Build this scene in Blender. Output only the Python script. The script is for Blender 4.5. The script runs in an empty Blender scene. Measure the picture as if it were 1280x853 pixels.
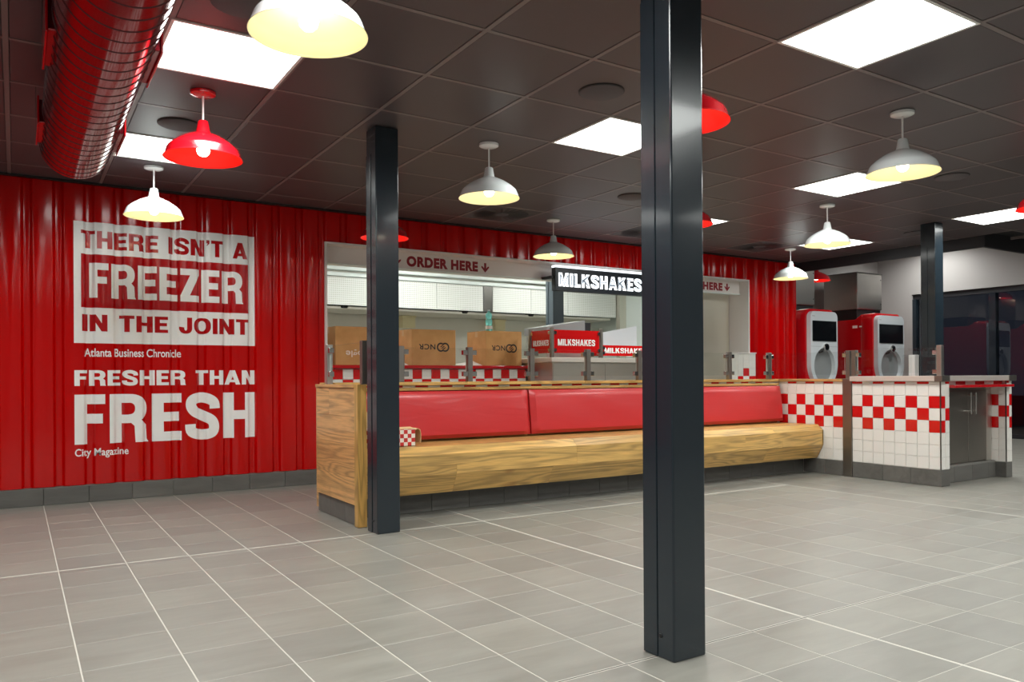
import bpy, bmesh, math, random
from mathutils import Matrix, Vector
random.seed(7)
C = bpy.context.scene.collection
SC = bpy.context.scene

# ------------------------------------------------------------------ camera
F_PX, YAW, PITCH, ROLL = 980.34, 0.5657, 0.0026, -0.0057
EYE = Vector((0, 0, 0.945))
cy, sy = math.cos(YAW), math.sin(YAW)
FW = Vector((sy*math.cos(PITCH), cy*math.cos(PITCH), math.sin(PITCH)))
_r = Vector((cy, -sy, 0)); _u = _r.cross(FW)
RT = math.cos(ROLL)*_r + math.sin(ROLL)*_u
UP = -math.sin(ROLL)*_r + math.cos(ROLL)*_u
cam_d = bpy.data.cameras.new('camera')
cam = bpy.data.objects.new('camera', cam_d); C.objects.link(cam)
cam_d.sensor_width = 36; cam_d.lens = F_PX/1280*36
cam_d.shift_x = -1.58/1280; cam_d.shift_y = 43.63/1280
cam_d.clip_start = .02; cam_d.clip_end = 200
cam.matrix_world = Matrix(((RT.x, UP.x, -FW.x, EYE.x), (RT.y, UP.y, -FW.y, EYE.y), (RT.z, UP.z, -FW.z, EYE.z), (0, 0, 0, 1)))
SC.camera = cam

# ------------------------------------------------------------------ world, exposure, light levels
w = bpy.data.worlds.new('night'); SC.world = w; w.use_nodes = True
w.node_tree.nodes['Background'].inputs[0].default_value = (.012, .014, .02, 1)
w.node_tree.nodes['Background'].inputs[1].default_value = 1.0
SC.view_settings.view_transform = 'Standard'; SC.view_settings.look = 'None'
SC.view_settings.exposure = 0.33; SC.view_settings.gamma = 1.0; SC.view_settings.use_curve_mapping = False
PANEL_E = 5.0        # ceiling light panels
PANEL_W = 15.0        # watts of each panel
BULB_E = 20.0         # pendant bulbs
KITCHEN_E = 14.5       # added, unseen kitchen light panels
SC.cycles.use_denoising = True
SC.cycles.max_bounces = 10; SC.cycles.transparent_max_bounces = 16
SC.cycles.sample_clamp_indirect = 6.0

# ------------------------------------------------------------------ materials
def lin(c):
    c /= 255.0
    return c/12.92 if c <= .04045 else ((c+.055)/1.055)**2.4
def rgb(r, g, b): return (lin(r), lin(g), lin(b), 1)
M = {}
def mat(name, col, rough=.5, metal=0.0, coat=0.0, spec=.5, emit=None, es=0.0):
    m = bpy.data.materials.new(name); m.use_nodes = True
    b = m.node_tree.nodes['Principled BSDF']
    b.inputs['Base Color'].default_value = col; b.inputs['Roughness'].default_value = rough
    b.inputs['Metallic'].default_value = metal; b.inputs['Coat Weight'].default_value = coat
    b.inputs['Coat Roughness'].default_value = .08
    b.inputs['Specular IOR Level'].default_value = spec
    if emit: b.inputs['Emission Color'].default_value = emit; b.inputs['Emission Strength'].default_value = es
    M[name] = m; return m
class NT:
    def __init__(s, m): s.t = m.node_tree; s.b = s.t.nodes['Principled BSDF']
    def n(s, typ, **kw):
        o = s.t.nodes.new(typ)
        for k, v in kw.items():
            if k in o.inputs: o.inputs[k].default_value = v
            else: setattr(o, k, v)
        return o
    def l(s, a, b): s.t.links.new(a, b)
    def coords(s, scale, rnd=0.0):
        tc = s.n('ShaderNodeTexCoord'); mp = s.n('ShaderNodeMapping'); mp.inputs['Scale'].default_value = scale
        if rnd:
            oi = s.n('ShaderNodeObjectInfo'); mu = s.n('ShaderNodeMath', operation='MULTIPLY'); mu.inputs[1].default_value = rnd
            s.l(oi.outputs['Random'], mu.inputs[0]); ad = s.n('ShaderNodeVectorMath', operation='ADD')
            s.l(tc.outputs['Object'], ad.inputs[0]); s.l(mu.outputs[0], ad.inputs[1]); s.l(ad.outputs[0], mp.inputs[0])
        else: s.l(tc.outputs['Object'], mp.inputs[0])
        return mp.outputs[0]
    def noise(s, vec, scale, detail=4, rough=.55, dist=0):
        n = s.n('ShaderNodeTexNoise'); n.inputs['Scale'].default_value = scale; n.inputs['Detail'].default_value = detail
        n.inputs['Roughness'].default_value = rough; n.inputs['Distortion'].default_value = dist
        s.l(vec, n.inputs['Vector']); return n.outputs['Fac']
    def ramp(s, fac, stops):
        r = s.n('ShaderNodeValToRGB'); e = r.color_ramp.elements
        e[0].position, e[0].color = stops[0]; e[1].position, e[1].color = stops[-1]
        for p, c in stops[1:-1]: x = e.new(p); x.color = c
        s.l(fac, r.inputs[0]); return r.outputs[0]
    def bump(s, h, strength, dist=.01):
        b = s.n('ShaderNodeBump'); b.inputs['Strength'].default_value = strength; b.inputs['Distance'].default_value = dist
        s.l(h, b.inputs['Height']); s.l(b.outputs[0], s.b.inputs['Normal'])
    def mix(s, f, a, b, mode='MIX'):
        m = s.n('ShaderNodeMix', data_type='RGBA', blend_type=mode)
        for sock, v in ((m.inputs[0], f), (m.inputs[6], a), (m.inputs[7], b)):
            if hasattr(v, 'links'): s.l(v, sock)
            else: sock.default_value = v
        return m.outputs[2]
    def rand(s): return s.n('ShaderNodeObjectInfo').outputs['Random']

def stone(name, base, var, rough):
    m = mat(name, rgb(*base), rough); t = NT(m)
    v = t.coords((1.2, 6, 6), 37.0); f = t.noise(v, 2.2, 6, .6, .6)
    lo = rgb(*[max(0, c-var) for c in base]); hi = rgb(*[c+var for c in base])
    c = t.ramp(f, [(.3, lo), (.7, hi)])
    r = t.ramp(t.rand(), [(0, (.90, .90, .905, 1)), (1, (1.05, 1.045, 1.03, 1))])
    c = t.mix(1.0, c, r, 'MULTIPLY'); t.l(c, t.b.inputs['Base Color'])
    g = t.noise(t.coords((1, 1, 1)), 60, 3); t.bump(g, .12, .002)
    rr = t.n('ShaderNodeMapRange'); rr.inputs[3].default_value = rough-.07; rr.inputs[4].default_value = rough+.1
    t.l(f, rr.inputs[0]); t.l(rr.outputs[0], t.b.inputs['Roughness'])
    return m
stone('floor_tile_stone', (130, 128, 121), 8, .38)
stone('skirting_stone', (98, 96, 92), 9, .5)
mat('floor_grout', rgb(190, 186, 177), .8)
mat('skirting_grout', rgb(120, 117, 112), .8)
mat('joint_black', rgb(25, 24, 24), .6)
m = mat('ceiling_tile_paint', rgb(92, 83, 82), .42); t = NT(m)
t.l(t.ramp(t.rand(), [(0, rgb(72, 65, 68)), (1, rgb(80, 73, 76))]), t.b.inputs['Base Color'])
t.bump(t.noise(t.coords((1, 1, 1)), 220, 2), .08, .001)
mat('ceiling_rail_lit', rgb(116, 106, 105), .4)  # paler than the tiles: light caught by the rails is in this colour
mat('black_paint', rgb(22, 22, 24), .5)
mat('soffit_black', rgb(38, 38, 42), .45)
mat('speaker_cloth', rgb(82, 78, 82), .7)
m = mat('red_cladding', rgb(190, 0, 0), .17, 0, .22, .4); t = NT(m)
t.bump(t.noise(t.coords((1, 1, .35)), 5, 2), .10, .02)
mat('red_print', rgb(178, 0, 6), .2, 0, .22)
mat('white_print', rgb(246, 244, 242), .32, 0, .3)
mat('dark_red_print', rgb(140, 10, 30), .4)
m = mat('column_paint', rgb(26, 37, 45), .25, 0, .35); t = NT(m)
t.bump(t.noise(t.coords((1, 1, 1)), 90, 3), .06, .002)
mat('duct_red', rgb(132, 6, 24), .18, .8, .7)
mat('duct_seam', rgb(60, 4, 10), .35, .3)
mat('white_metal', rgb(232, 232, 230), .3)
mat('white_paint', rgb(226, 220, 217), .5)
mat('grey_wall', rgb(164, 159, 157), .75)
mat('room_wall', rgb(132, 128, 125), .7)
mat('kitchen_white', rgb(230, 238, 234), .45)
mat('kitchen_cream', rgb(226, 214, 172), .5)
mat('dark_steel_paint', rgb(92, 104, 112), .35, .2)
mat('lamp_white_outer', rgb(238, 243, 243), .22, 0, .4)
mat('lamp_white_inner', rgb(250, 241, 200), .4)
mat('lamp_red_outer', rgb(205, 16, 30), .2, 0, .5)
mat('lamp_red_inner', rgb(240, 30, 22), .4)
mat('bulb_glass', (1, .9, .72, 1), .3, emit=(1, .86, .62, 1), es=BULB_E)
mat('panel_glow', (1, 1, 1, 1), .4, emit=(.965, 1, .965, 1), es=PANEL_E)
mat('kitchen_glow', (1, 1, 1, 1), .4, emit=(.98, 1, .95, 1), es=KITCHEN_E)
mat('neon_white', (1, 1, 1, 1), .4, emit=(.88, .95, 1, 1), es=1.15)
mat('neon_inner', rgb(90, 105, 120), .4, emit=(.5, .6, .7, 1), es=.2)
mat('sign_black', rgb(28, 34, 42), .4)
m = mat('vinyl_red', rgb(198, 44, 48), .40, 0, .1); t = NT(m)
t.bump(t.noise(t.coords((.7, 1, 3), 3), 3.0, 3, .5, .8), .16, .02)
mat('vinyl_piping', rgb(150, 16, 22), .4)
mat('tile_white', rgb(232, 228, 222), .16, 0, .3)
mat('tile_red', rgb(204, 20, 22), .16, 0, .3)
mat('tile_grout', rgb(240, 236, 230), .8)
def steel(name, col, rough, ax):
    m = mat(name, rgb(*col), rough, 1.0); t = NT(m)
    sc = [60, 60, 60]; sc[ax] = 1.2
    f = t.noise(t.coords(tuple(sc)), 6, 4)
    rr = t.n('ShaderNodeMapRange'); rr.inputs[3].default_value = rough-.08; rr.inputs[4].default_value = rough+.12
    t.l(f, rr.inputs[0]); t.l(rr.outputs[0], t.b.inputs['Roughness']); t.bump(f, .05, .001)
steel('steel_brushed', (200, 198, 193), .3, 2)
steel('steel_brushed_flat', (228, 220, 212), .36, 0); M['steel_brushed_flat'].node_tree.nodes['Principled BSDF'].inputs['Metallic'].default_value = .55
steel('steel_dark', (146, 140, 134), .36, 2)
steel('steel_panel', (216, 212, 200), .40, 2); M['steel_panel'].node_tree.nodes['Principled BSDF'].inputs['Metallic'].default_value = .5
mat('chrome', rgb(225, 225, 222), .12, 1.0)
mat('clamp_black', rgb(20, 20, 20), .5)
def oak(name, axis, base, tint):
    m = mat(name, rgb(*base), .36, 0, .12); t = NT(m)
    sc = [5.5, 5.5, 5.5]; sc[axis] = .55
    v = t.coords(tuple(sc), 23.0)
    n1 = t.noise(v, 1.0, 2, .5, .5)
    mu = t.n('ShaderNodeMath', operation='MULTIPLY'); mu.inputs[1].default_value = 85; t.l(n1, mu.inputs[0])
    sn = t.n('ShaderNodeMath', operation='SINE'); t.l(mu.outputs[0], sn.inputs[0])
    mr = t.n('ShaderNodeMapRange'); mr.inputs[1].default_value = -1; t.l(sn.outputs[0], mr.inputs[0])
    sc2 = [90, 90, 90]; sc2[axis] = 4
    n2 = t.noise(t.coords(tuple(sc2), 5.0), 1.6, 3)
    a = rgb(*base); d = rgb(*[int(c*.74) for c in base]); h = rgb(*[min(255, int(c*1.10)) for c in base])
    c1 = t.ramp(mr.outputs[0], [(0, d), (.45, a), (1, h)])
    c2 = t.ramp(n2, [(.35, rgb(*[int(c*.82) for c in base])), (.65, h)])
    c = t.mix(.45, c1, c2)
    n3 = t.noise(t.coords((1.4, 2.6, 2.6), 51.0), 1.7, 2, .5, .3)          # a few knots and dark flames
    kn = t.ramp(n3, [(.70, (1, 1, 1, 1)), (.80, (.52, .40, .32, 1))])
    c = t.mix(1.0, c, kn, 'MULTIPLY')
    r = t.ramp(t.rand(), [(0, tint), (.5, (1, 1, 1, 1)), (1, (1.08, 1.03, .95, 1))])
    c = t.mix(1.0, c, r, 'MULTIPLY'); t.l(c, t.b.inputs['Base Color'])
    t.bump(n2, .06, .001)
oak('oak_long', 0, (203, 164, 98), (.84, .80, .74, 1))
oak('oak_side', 1, (204, 158, 104), (.84, .80, .74, 1))
oak('oak_upright', 2, (190, 148, 82), (.9, .88, .84, 1))
m = mat('cardboard', rgb(190, 140, 84), .8); t = NT(m)
t.l(t.ramp(t.noise(t.coords((1, 1, 1), 9), 7, 4), [(.3, rgb(194, 145, 88)), (.7, rgb(210, 162, 104))]), t.b.inputs['Base Color'])
mat('cardboard_pale', rgb(214, 182, 134), .8)
mat('packing_tape', rgb(205, 165, 115), .3, 0, .4)
mat('print_black', rgb(38, 34, 34), .6)
mat('print_white', rgb(235, 225, 215), .6)
mat('plastic_white', rgb(214, 219, 224), .3, 0, .3)
mat('plastic_grey', rgb(150, 152, 154), .4)
mat('machine_red', rgb(190, 8, 20), .18, 0, .6)
mat('screen_black', rgb(14, 16, 18), .08, 0, .5)
mat('steel_dull', rgb(120, 118, 114), .3, 1.0)
mat('asphalt_dark', rgb(40, 40, 42), .9)
m = mat('carton_check', rgb(230, 225, 215), .6); t = NT(m)
ck = t.n('ShaderNodeTexChecker'); ck.inputs['Scale'].default_value = 1/.0285
ck.inputs['Color1'].default_value = rgb(196, 40, 36); ck.inputs['Color2'].default_value = rgb(238, 232, 224)
t.l(t.coords((1, 1, 1)), ck.inputs['Vector']); t.l(ck.outputs[0], t.b.inputs['Base Color'])
m = mat('filter_dots', rgb(236, 238, 234), .45); t = NT(m)
vo = t.n('ShaderNodeTexVoronoi'); vo.inputs['Scale'].default_value = 34; vo.inputs['Randomness'].default_value = 0.0
t.l(t.coords((1, .01, 1)), vo.inputs['Vector'])
t.l(t.ramp(vo.outputs['Distance'], [(.22, rgb(190, 192, 180)), (.40, rgb(238, 240, 236))]), t.b.inputs['Base Color'])
def glass(name, tint, refl=1.5):
    m = bpy.data.materials.new(name); m.use_nodes = True; n = m.node_tree.nodes; n.clear()
    o = n.new('ShaderNodeOutputMaterial'); tr = n.new('ShaderNodeBsdfTransparent'); gl = n.new('ShaderNodeBsdfGlossy')
    tr.inputs[0].default_value = tint; gl.inputs[0].default_value = (1, 1, 1, 1); gl.inputs['Roughness'].default_value = .01
    fr = n.new('ShaderNodeFresnel'); fr.inputs[0].default_value = refl; mx = n.new('ShaderNodeMixShader')
    L = m.node_tree.links; ge = n.new('ShaderNodeNewGeometry'); sb = n.new('ShaderNodeMath'); sb.operation = 'SUBTRACT'; sb.inputs[0].default_value = 1; ml = n.new('ShaderNodeMath'); ml.operation = 'MULTIPLY'
    L.new(ge.outputs['Backfacing'], sb.inputs[1]); L.new(fr.outputs[0], ml.inputs[0]); L.new(sb.outputs[0], ml.inputs[1]); L.new(ml.outputs[0], mx.inputs[0]); L.new(tr.outputs[0], mx.inputs[1]); L.new(gl.outputs[0], mx.inputs[2]); L.new(mx.outputs[0], o.inputs[0])
    M[name] = m
glass('clear_glass', (.955, .965, .96, 1)); glass('window_glass', (.80, .82, .84, 1), 1.75)
mat('glass_edge', rgb(196, 206, 202), .2, 0, .3)
m = mat('bottle_plastic', (.30, .85, .80, 1), .1); m.node_tree.nodes['Principled BSDF'].inputs['Transmission Weight'].default_value = .55

# ------------------------------------------------------------------ mesh helpers
ORG = {}
def tag(o, label=None, cat=None, group=None, kind=None):
    for k, v in (('label', label), ('category', cat), ('group', group), ('kind', kind)):
        if v: o[k] = v
    return o
def link(o, org, parent):
    C.objects.link(o); ORG[o.name] = Vector(org)
    if parent is not None: o.parent = parent; o.location = Vector(org)-ORG[parent.name]
    else: o.location = Vector(org)
    return o
def empty(name, org, parent=None):
    o = bpy.data.objects.new(name, None); o.empty_display_size = .1
    return link(o, org, parent)
class MB:
    def __init__(s): s.v = []; s.f = []; s.mi = []
    def add(s, vs, fs, mi=0):
        k = len(s.v); s.v += [tuple(p) for p in vs]; s.f += [[i+k for i in f] for f in fs]; s.mi += [mi]*len(fs); return s
    def box(s, x0, y0, z0, x1, y1, z1, mi=0):
        return s.add([(x0, y0, z0), (x1, y0, z0), (x1, y1, z0), (x0, y1, z0), (x0, y0, z1), (x1, y0, z1), (x1, y1, z1), (x0, y1, z1)],
                     [(0, 3, 2, 1), (4, 5, 6, 7), (0, 1, 5, 4), (1, 2, 6, 5), (2, 3, 7, 6), (3, 0, 4, 7)], mi)
    def prism(s, pts, axis, a, b, mi=0):
        """polygon pts (u,v) extruded along axis 0/1/2 from a to b"""
        def P(u, v, t): return {0: (t, u, v), 1: (u, t, v), 2: (u, v, t)}[axis]
        n = len(pts); vs = [P(u, v, a) for u, v in pts]+[P(u, v, b) for u, v in pts]
        fs = [tuple(range(n))[::-1], tuple(range(n, 2*n))]+[(i, (i+1) % n, (i+1) % n+n, i+n) for i in range(n)]
        return s.add(vs, fs, mi)
    def lathe(s, prof, seg=32, c=(0, 0, 0), axis=2, mi=0):
        n = len(prof); vs = []
        for k in range(seg):
            a = 2*math.pi*k/seg; ca, sa = math.cos(a), math.sin(a)
            for r, z in prof:
                p = {2: (r*ca, r*sa, z), 1: (r*ca, z, r*sa), 0: (z, r*ca, r*sa)}[axis]
                vs.append((p[0]+c[0], p[1]+c[1], p[2]+c[2]))
        fs = [(k*n+i, ((k+1) % seg)*n+i, ((k+1) % seg)*n+i+1, k*n+i+1) for k in range(seg) for i in range(n-1)]
        return s.add(vs, fs, mi)
    def tube(s, path, r, seg=8, mi=0):
        pts = [Vector(p) for p in path]; vs = []; n = len(pts)
        for i, p in enumerate(pts):
            d = (pts[min(i+1, n-1)]-pts[max(i-1, 0)]).normalized()
            a = d.cross(Vector((0, 0, 1)) if abs(d.z) < .9 else Vector((1, 0, 0))).normalized(); b = d.cross(a)
            vs += [tuple(p+a*(r*math.cos(2*math.pi*k/seg))+b*(r*math.sin(2*math.pi*k/seg))) for k in range(seg)]
        fs = [(i*seg+k, i*seg+(k+1) % seg, (i+1)*seg+(k+1) % seg, (i+1)*seg+k) for i in range(n-1) for k in range(seg)]
        fs += [tuple(range(seg))[::-1], tuple(range((n-1)*seg, n*seg))]
        return s.add(vs, fs, mi)
    def build(s, name, mats, parent=None, org=None, bevel=0, smooth=False, seg=2, **tg):
        if org is None:
            if parent is not None: org = ORG[parent.name]
            else:
                xs, ys, zs = zip(*s.v); org = ((min(xs)+max(xs))/2, (min(ys)+max(ys))/2, min(zs))
        org = Vector(org)
        me = bpy.data.meshes.new(name); me.from_pydata([tuple(Vector(p)-org) for p in s.v], [], s.f)
        for mm in (mats if isinstance(mats, (list, tuple)) else [mats]): me.materials.append(M[mm])
        if len(me.materials) > 1: me.polygons.foreach_set('material_index', s.mi)
        bm = bmesh.new(); bm.from_mesh(me); bmesh.ops.recalc_face_normals(bm, faces=bm.faces)
        if bevel:
            es = [e for e in bm.edges if len(e.link_faces) == 2 and e.calc_face_angle(0) > .6]
            bmesh.ops.bevel(bm, geom=es, offset=bevel, segments=seg, affect='EDGES', profile=.5)
        bm.to_mesh(me); bm.free()
        if smooth:
            me.polygons.foreach_set('use_smooth', [True]*len(me.polygons)); me.set_sharp_from_angle(angle=.7)
        o = bpy.data.objects.new(name, me); link(o, org, parent); return tag(o, **tg)
def clone(o, loc=None, parent=None):
    c = o.copy(); C.objects.link(c)
    c.parent = parent
    if loc is not None: c.location = loc
    ORG[c.name] = Vector(c.location) if parent is None else ORG[parent.name]
    for ch in o.children: clone(ch, None, c)
    return c
def mesh_copy(o, name, org, parent):
    c = o.copy(); c.name = name; C.objects.link(c); c.parent = parent; c.location = Vector(org)-ORG[parent.name]; ORG[c.name] = Vector(org); return c

def flat_text(txt, x0, x1, z0, z1, bold=.03, space=1.0, shear=0.0, rot180=False):
    """returns triangles of lettering fitted into the rectangle, in (x, z)"""
    cu = bpy.data.curves.new('lettering', 'FONT'); cu.body = txt; cu.size = 1; cu.offset = bold
    cu.space_character = space; cu.shear = shear; cu.resolution_u = 5
    ob = bpy.data.objects.new('lettering', cu); me = bpy.data.meshes.new_from_object(ob)
    vs = [v.co.copy() for v in me.vertices]; fs = [tuple(p.vertices) for p in me.polygons]
    bpy.data.objects.remove(ob); bpy.data.meshes.remove(me); bpy.data.curves.remove(cu)
    ax, bx = min(v.x for v in vs), max(v.x for v in vs); ay, by = min(v.y for v in vs), max(v.y for v in vs)
    out = []
    for v in vs:
        a, b = (v.x-ax)/(bx-ax), (v.y-ay)/(by-ay)
        if rot180: a, b = 1-a, 1-b
        out.append((x0+a*(x1-x0), z0+b*(z1-z0)))
    return out, fs
def block_text(txt, x0, x1, z0, z1, T=.235, Hh=.195, gap=.085, space=.34):
    """heavy grotesque capitals built from bars and bowls, fitted into a rectangle"""
    V = []; Fc = []; ly = [0]
    def poly(p, ox): k = len(V); ly[0] += 1; V.extend((a+ox, b, ly[0]) for a, b in p); Fc.append(tuple(range(k, k+len(p))))
    def bar(a, b, c, d, ox): poly([(a, b), (c, b), (c, d), (a, d)], ox)
    def band(outer, inner, ox, closed=False):
        k = len(V); n = len(outer); ly[0] += 1; V.extend((a+ox, b, ly[0]) for a, b in outer+inner)
        for i in range(n if closed else n-1): j = (i+1) % n; Fc.append((k+i, k+j, k+n+j, k+n+i))
    def arc(cx, cz, rx, rz, tx, tz, a0, a1, ox, n=18, p=2.35):
        def q(r1, r2, a):
            c, s_ = math.cos(a), math.sin(a); e = 2/p
            return (cx+r1*math.copysign(abs(c)**e, c), cz+r2*math.copysign(abs(s_)**e, s_))
        A = [math.radians(a0+(a1-a0)*i/n) for i in range(n+1)]
        band([q(rx, rz, a) for a in A], [q(rx-tx, rz-tz, a) for a in A], ox)
    def stroke(pts, t, ox):
        P = []; n = len(pts)
        for i in range(n-1):
            p0, p1, p2, p3 = pts[max(i-1, 0)], pts[i], pts[i+1], pts[min(i+2, n-1)]
            for k in range(5):
                u = k/5
                P.append(tuple(.5*((2*p1[j])+(-p0[j]+p2[j])*u+(2*p0[j]-5*p1[j]+4*p2[j]-p3[j])*u*u+(-p0[j]+3*p1[j]-3*p2[j]+p3[j])*u**3) for j in (0, 1)))
        P.append(pts[-1]); L = []; R = []
        for i, (a, b) in enumerate(P):
            d = Vector((P[min(i+1, len(P)-1)][0]-P[max(i-1, 0)][0], P[min(i+1, len(P)-1)][1]-P[max(i-1, 0)][1])).normalized()
            L.append((a-d.y*t/2, b+d.x*t/2)); R.append((a+d.y*t/2, b-d.x*t/2))
        band(L, R, ox)
    x = 0
    for ch in txt:
        ly[0] = 0
        w_ = {'E': .60, 'F': .57, 'H': .72, 'I': T, 'L': .56, 'T': .64, 'N': .73, 'A': .80, 'Z': .64, 'K': .76, 'M': .90, 'O': .80, 'D': .74, 'P': .68, 'R': .74, 'S': .72, 'C': .76, 'U': .72, 'J': .60, "'": .17, ' ': space}[ch]
        if ch in 'EFHKLNMPRDI': bar(0, 0, T, 1, x)
        if ch in 'HNM': bar(w_-T, 0, w_, 1, x)
        if ch in 'EFZT': bar(0, 1-Hh, w_, 1, x)
        if ch in 'ELZ': bar(0, 0, w_, Hh, x)
        if ch in 'EF': bar(0, .5-Hh/2+.01, w_*.92, .5+Hh/2+.01, x)
        if ch == 'H': bar(T, .5-Hh/2+.01, w_-T, .5+Hh/2+.01, x)
        if ch == 'T': bar(w_/2-T/2, 0, w_/2+T/2, 1-Hh, x)
        if ch == 'N': poly([(0, 1), (T*1.05, 1), (w_, 0), (w_-T*1.05, 0)], x)
        if ch == 'A':
            poly([(0, 0), (T, 0), (w_/2+T*.52, 1), (w_/2-T*.52, 1)], x); poly([(w_-T, 0), (w_, 0), (w_/2+T*.52, 1), (w_/2-T*.52, 1)], x); bar(.2*w_, .17, .8*w_, .34, x)
        if ch == 'Z': poly([(0, Hh*.9), (T*1.3, Hh*.9), (w_, 1-Hh*.9), (w_-T*1.3, 1-Hh*.9)], x)
        if ch == 'K':
            poly([(T*.9, .30), (w_*.98, 1), (w_*.98-T*1.25, 1), (T*.9, .60)], x); poly([(w_+.02, 0), (w_+.02-T*1.22, 0), (T*1.25, .46), (T*2.05, .70)], x)
        if ch == 'M': poly([(0, 1), (T*1.15, 1), (w_/2+T*.38, 0), (w_/2-T*.38, 0)], x); poly([(w_, 1), (w_-T*1.15, 1), (w_/2-T*.38, 0), (w_/2+T*.38, 0)], x)
        if ch == 'O': arc(w_/2, .5, w_/2, .515, T, Hh*.95, 0, 360, x, 40)
        if ch == 'C': arc(w_/2, .5, w_/2, .515, T, Hh*.95, 38, 322, x, 32)
        if ch == 'D': bar(T, 1-Hh, w_*.42, 1, x); bar(T, 0, w_*.42, Hh, x); arc(w_*.42, .5, w_*.58, .5, T, Hh, -90, 90, x)
        if ch in 'PR':
            zb = .40; bar(T, 1-Hh*.93, w_*.50, 1, x); bar(T, zb, w_*.50, zb+Hh*.9, x); arc(w_*.50, (1+zb)/2, w_*.48, (1-zb)/2, T, Hh*.92, -90, 90, x)
        if ch == 'R': poly([(w_-T*1.04, 0), (w_+.02, 0), (w_-.015, .06), (w_-.03, .36), (w_-.16, .50), (w_*.46, .47), (w_-T*1.12, .34)], x)
        if ch == 'U': bar(0, .36, T, 1, x); bar(w_-T, .36, w_, 1, x); arc(w_/2, .36, w_/2, .375, T, Hh, 180, 360, x)
        if ch == 'J': bar(w_-T, .34, w_, 1, x); arc(w_/2, .34, w_/2, .355, T, Hh, 170, 360, x)
        if ch == "'": poly([(0, 1), (.17, 1), (.17, .80), (.05, .66), (.0, .66), (.08, .80), (0, .80)], x)
        if ch == 'S':
            h = Hh*.56
            stroke([(w_-.10, .66), (w_-.13, .81), (w_/2+.02, 1.01-h), (.16, .86), (.115, .73), (.19, .605), (w_/2, .515), (w_-.17, .41), (w_-.115, .28), (w_-.16, .145), (w_/2-.01, h-.01), (.13, .17), (.10, .33)], (T+Hh)/2*1.02, x)
        x += w_+gap
    x -= gap; lo = 0
    return [(x0+a/x*(x1-x0), z0+b*(z1-z0), l*.00015) for a, b, l in V], Fc
def text_part(name, txt, rect, y, m, parent, bold=.03, space=1.0, **k):
    vs, fs = flat_text(txt, *rect, bold=bold, space=space, **k)
    mb = MB(); mb.add([(x, y, z) for x, z in vs], fs); return mb.build(name, m, parent)
def poly_loops(loops, depth_fn):
    """filled polygon with holes -> verts, faces via a 2-D curve"""
    cu = bpy.data.curves.new('outline', 'CURVE'); cu.dimensions = '2D'; cu.fill_mode = 'BOTH'
    for lp in loops:
        sp = cu.splines.new('POLY'); sp.points.add(len(lp)-1); sp.use_cyclic_u = True
        for p, (a, b) in zip(sp.points, lp): p.co = (a, b, 0, 1)
    ob = bpy.data.objects.new('outline', cu); me = bpy.data.meshes.new_from_object(ob)
    vs = [depth_fn(v.co.x, v.co.y) for v in me.vertices]; fs = [tuple(p.vertices) for p in me.polygons]
    bpy.data.objects.remove(ob); bpy.data.meshes.remove(me); bpy.data.curves.remove(cu)
    return vs, fs
def rrect(x0, z0, x1, z1, r, n=6):
    out = []
    for cx, cz, a0 in ((x1-r, z1-r, 0), (x0+r, z1-r, 90), (x0+r, z0+r, 180), (x1-r, z0+r, 270)):
        for i in range(n+1):
            a = math.radians(a0+90*i/n); out.append((cx+r*math.cos(a), cz+r*math.sin(a)))
    return out
def project(p):
    d = Vector(p)-EYE; z = d.dot(FW)
    if z < .05: return None
    return 640+1.58+F_PX*d.dot(RT)/z, 426.5+43.63-F_PX*d.dot(UP)/z, z

# ------------------------------------------------------------------ floor
CEIL = 2.485; WALL_Y = 6.95; BEAM_X = 9.02; END_X = 12.5
floor = MB().box(-3, -3, -.08, END_X, 11.4, -.0007).build('floor', 'floor_grout', org=(0, 0, 0), kind='structure')
def near_joint(v, grid0, step): return grid0+round((v-grid0)/step)*step
TS = .3038; GX = -.127; MY = 4.495; DY = 1.986; DX = 2.607; RX = 5.66
def cuts(a, b, start, step, special):
    s = {round(a, 4), round(b, 4)}
    k = math.ceil((a-start)/step)
    while start+k*step < b:
        v = start+k*step
        if v > a+.02 and v < b-.02 and all(abs(v-q) > .03 for q in special): s.add(round(v, 4))
        k += 1
    for q in special:
        if a < q < b: s.add(round(q, 4))
    return sorted(s)
xs = cuts(-3, END_X, GX, TS, [DX, RX])
tiles = []
def rows(a, b, y0, special=()): return cuts(a, b, y0, TS, special)
for i in range(len(xs)-1):
    x0, x1 = xs[i], xs[i+1]; c = (x0+x1)/2
    ys = rows(-3, DY, DY)[:-1]+rows(DY, MY, DY)[:-1]+rows(MY, 11.4, MY) if c < RX else rows(-3, DY, DY)[:-1]+rows(DY, 11.4, DY)
    for j in range(len(ys)-1):
        y0, y1 = ys[j], ys[j+1]
        gl = .007 if abs(x0-DX) < .01 or abs(x0-RX) < .01 else .0021
        gr = .007 if abs(x1-DX) < .01 or abs(x1-RX) < .01 else .0021
        gb = .008 if (abs(y0-MY) < .01 and c < RX) or abs(y0-DY) < .01 else .0011
        gt = .008 if (abs(y1-MY) < .01 and c < RX) or abs(y1-DY) < .01 else .0011
        tiles.append((x0+gl, y0+gb, x1-gr, y1-gt))
def shown(t, z):
    P = [project((t[a], t[b], z)) for a, b in ((0, 1), (2, 1), (2, 3), (0, 3))]
    if any(p is None for p in P): return 0
    if max(p[0] for p in P) < 0 or min(p[0] for p in P) > 1280 or max(p[1] for p in P) < 0 or min(p[1] for p in P) > 853: return 0
    A = 0
    for k in range(4):
        a, b = P[k], P[(k+1) % 4]; A += a[0]*b[1]-b[0]*a[1]
    return abs(A)/2
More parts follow.
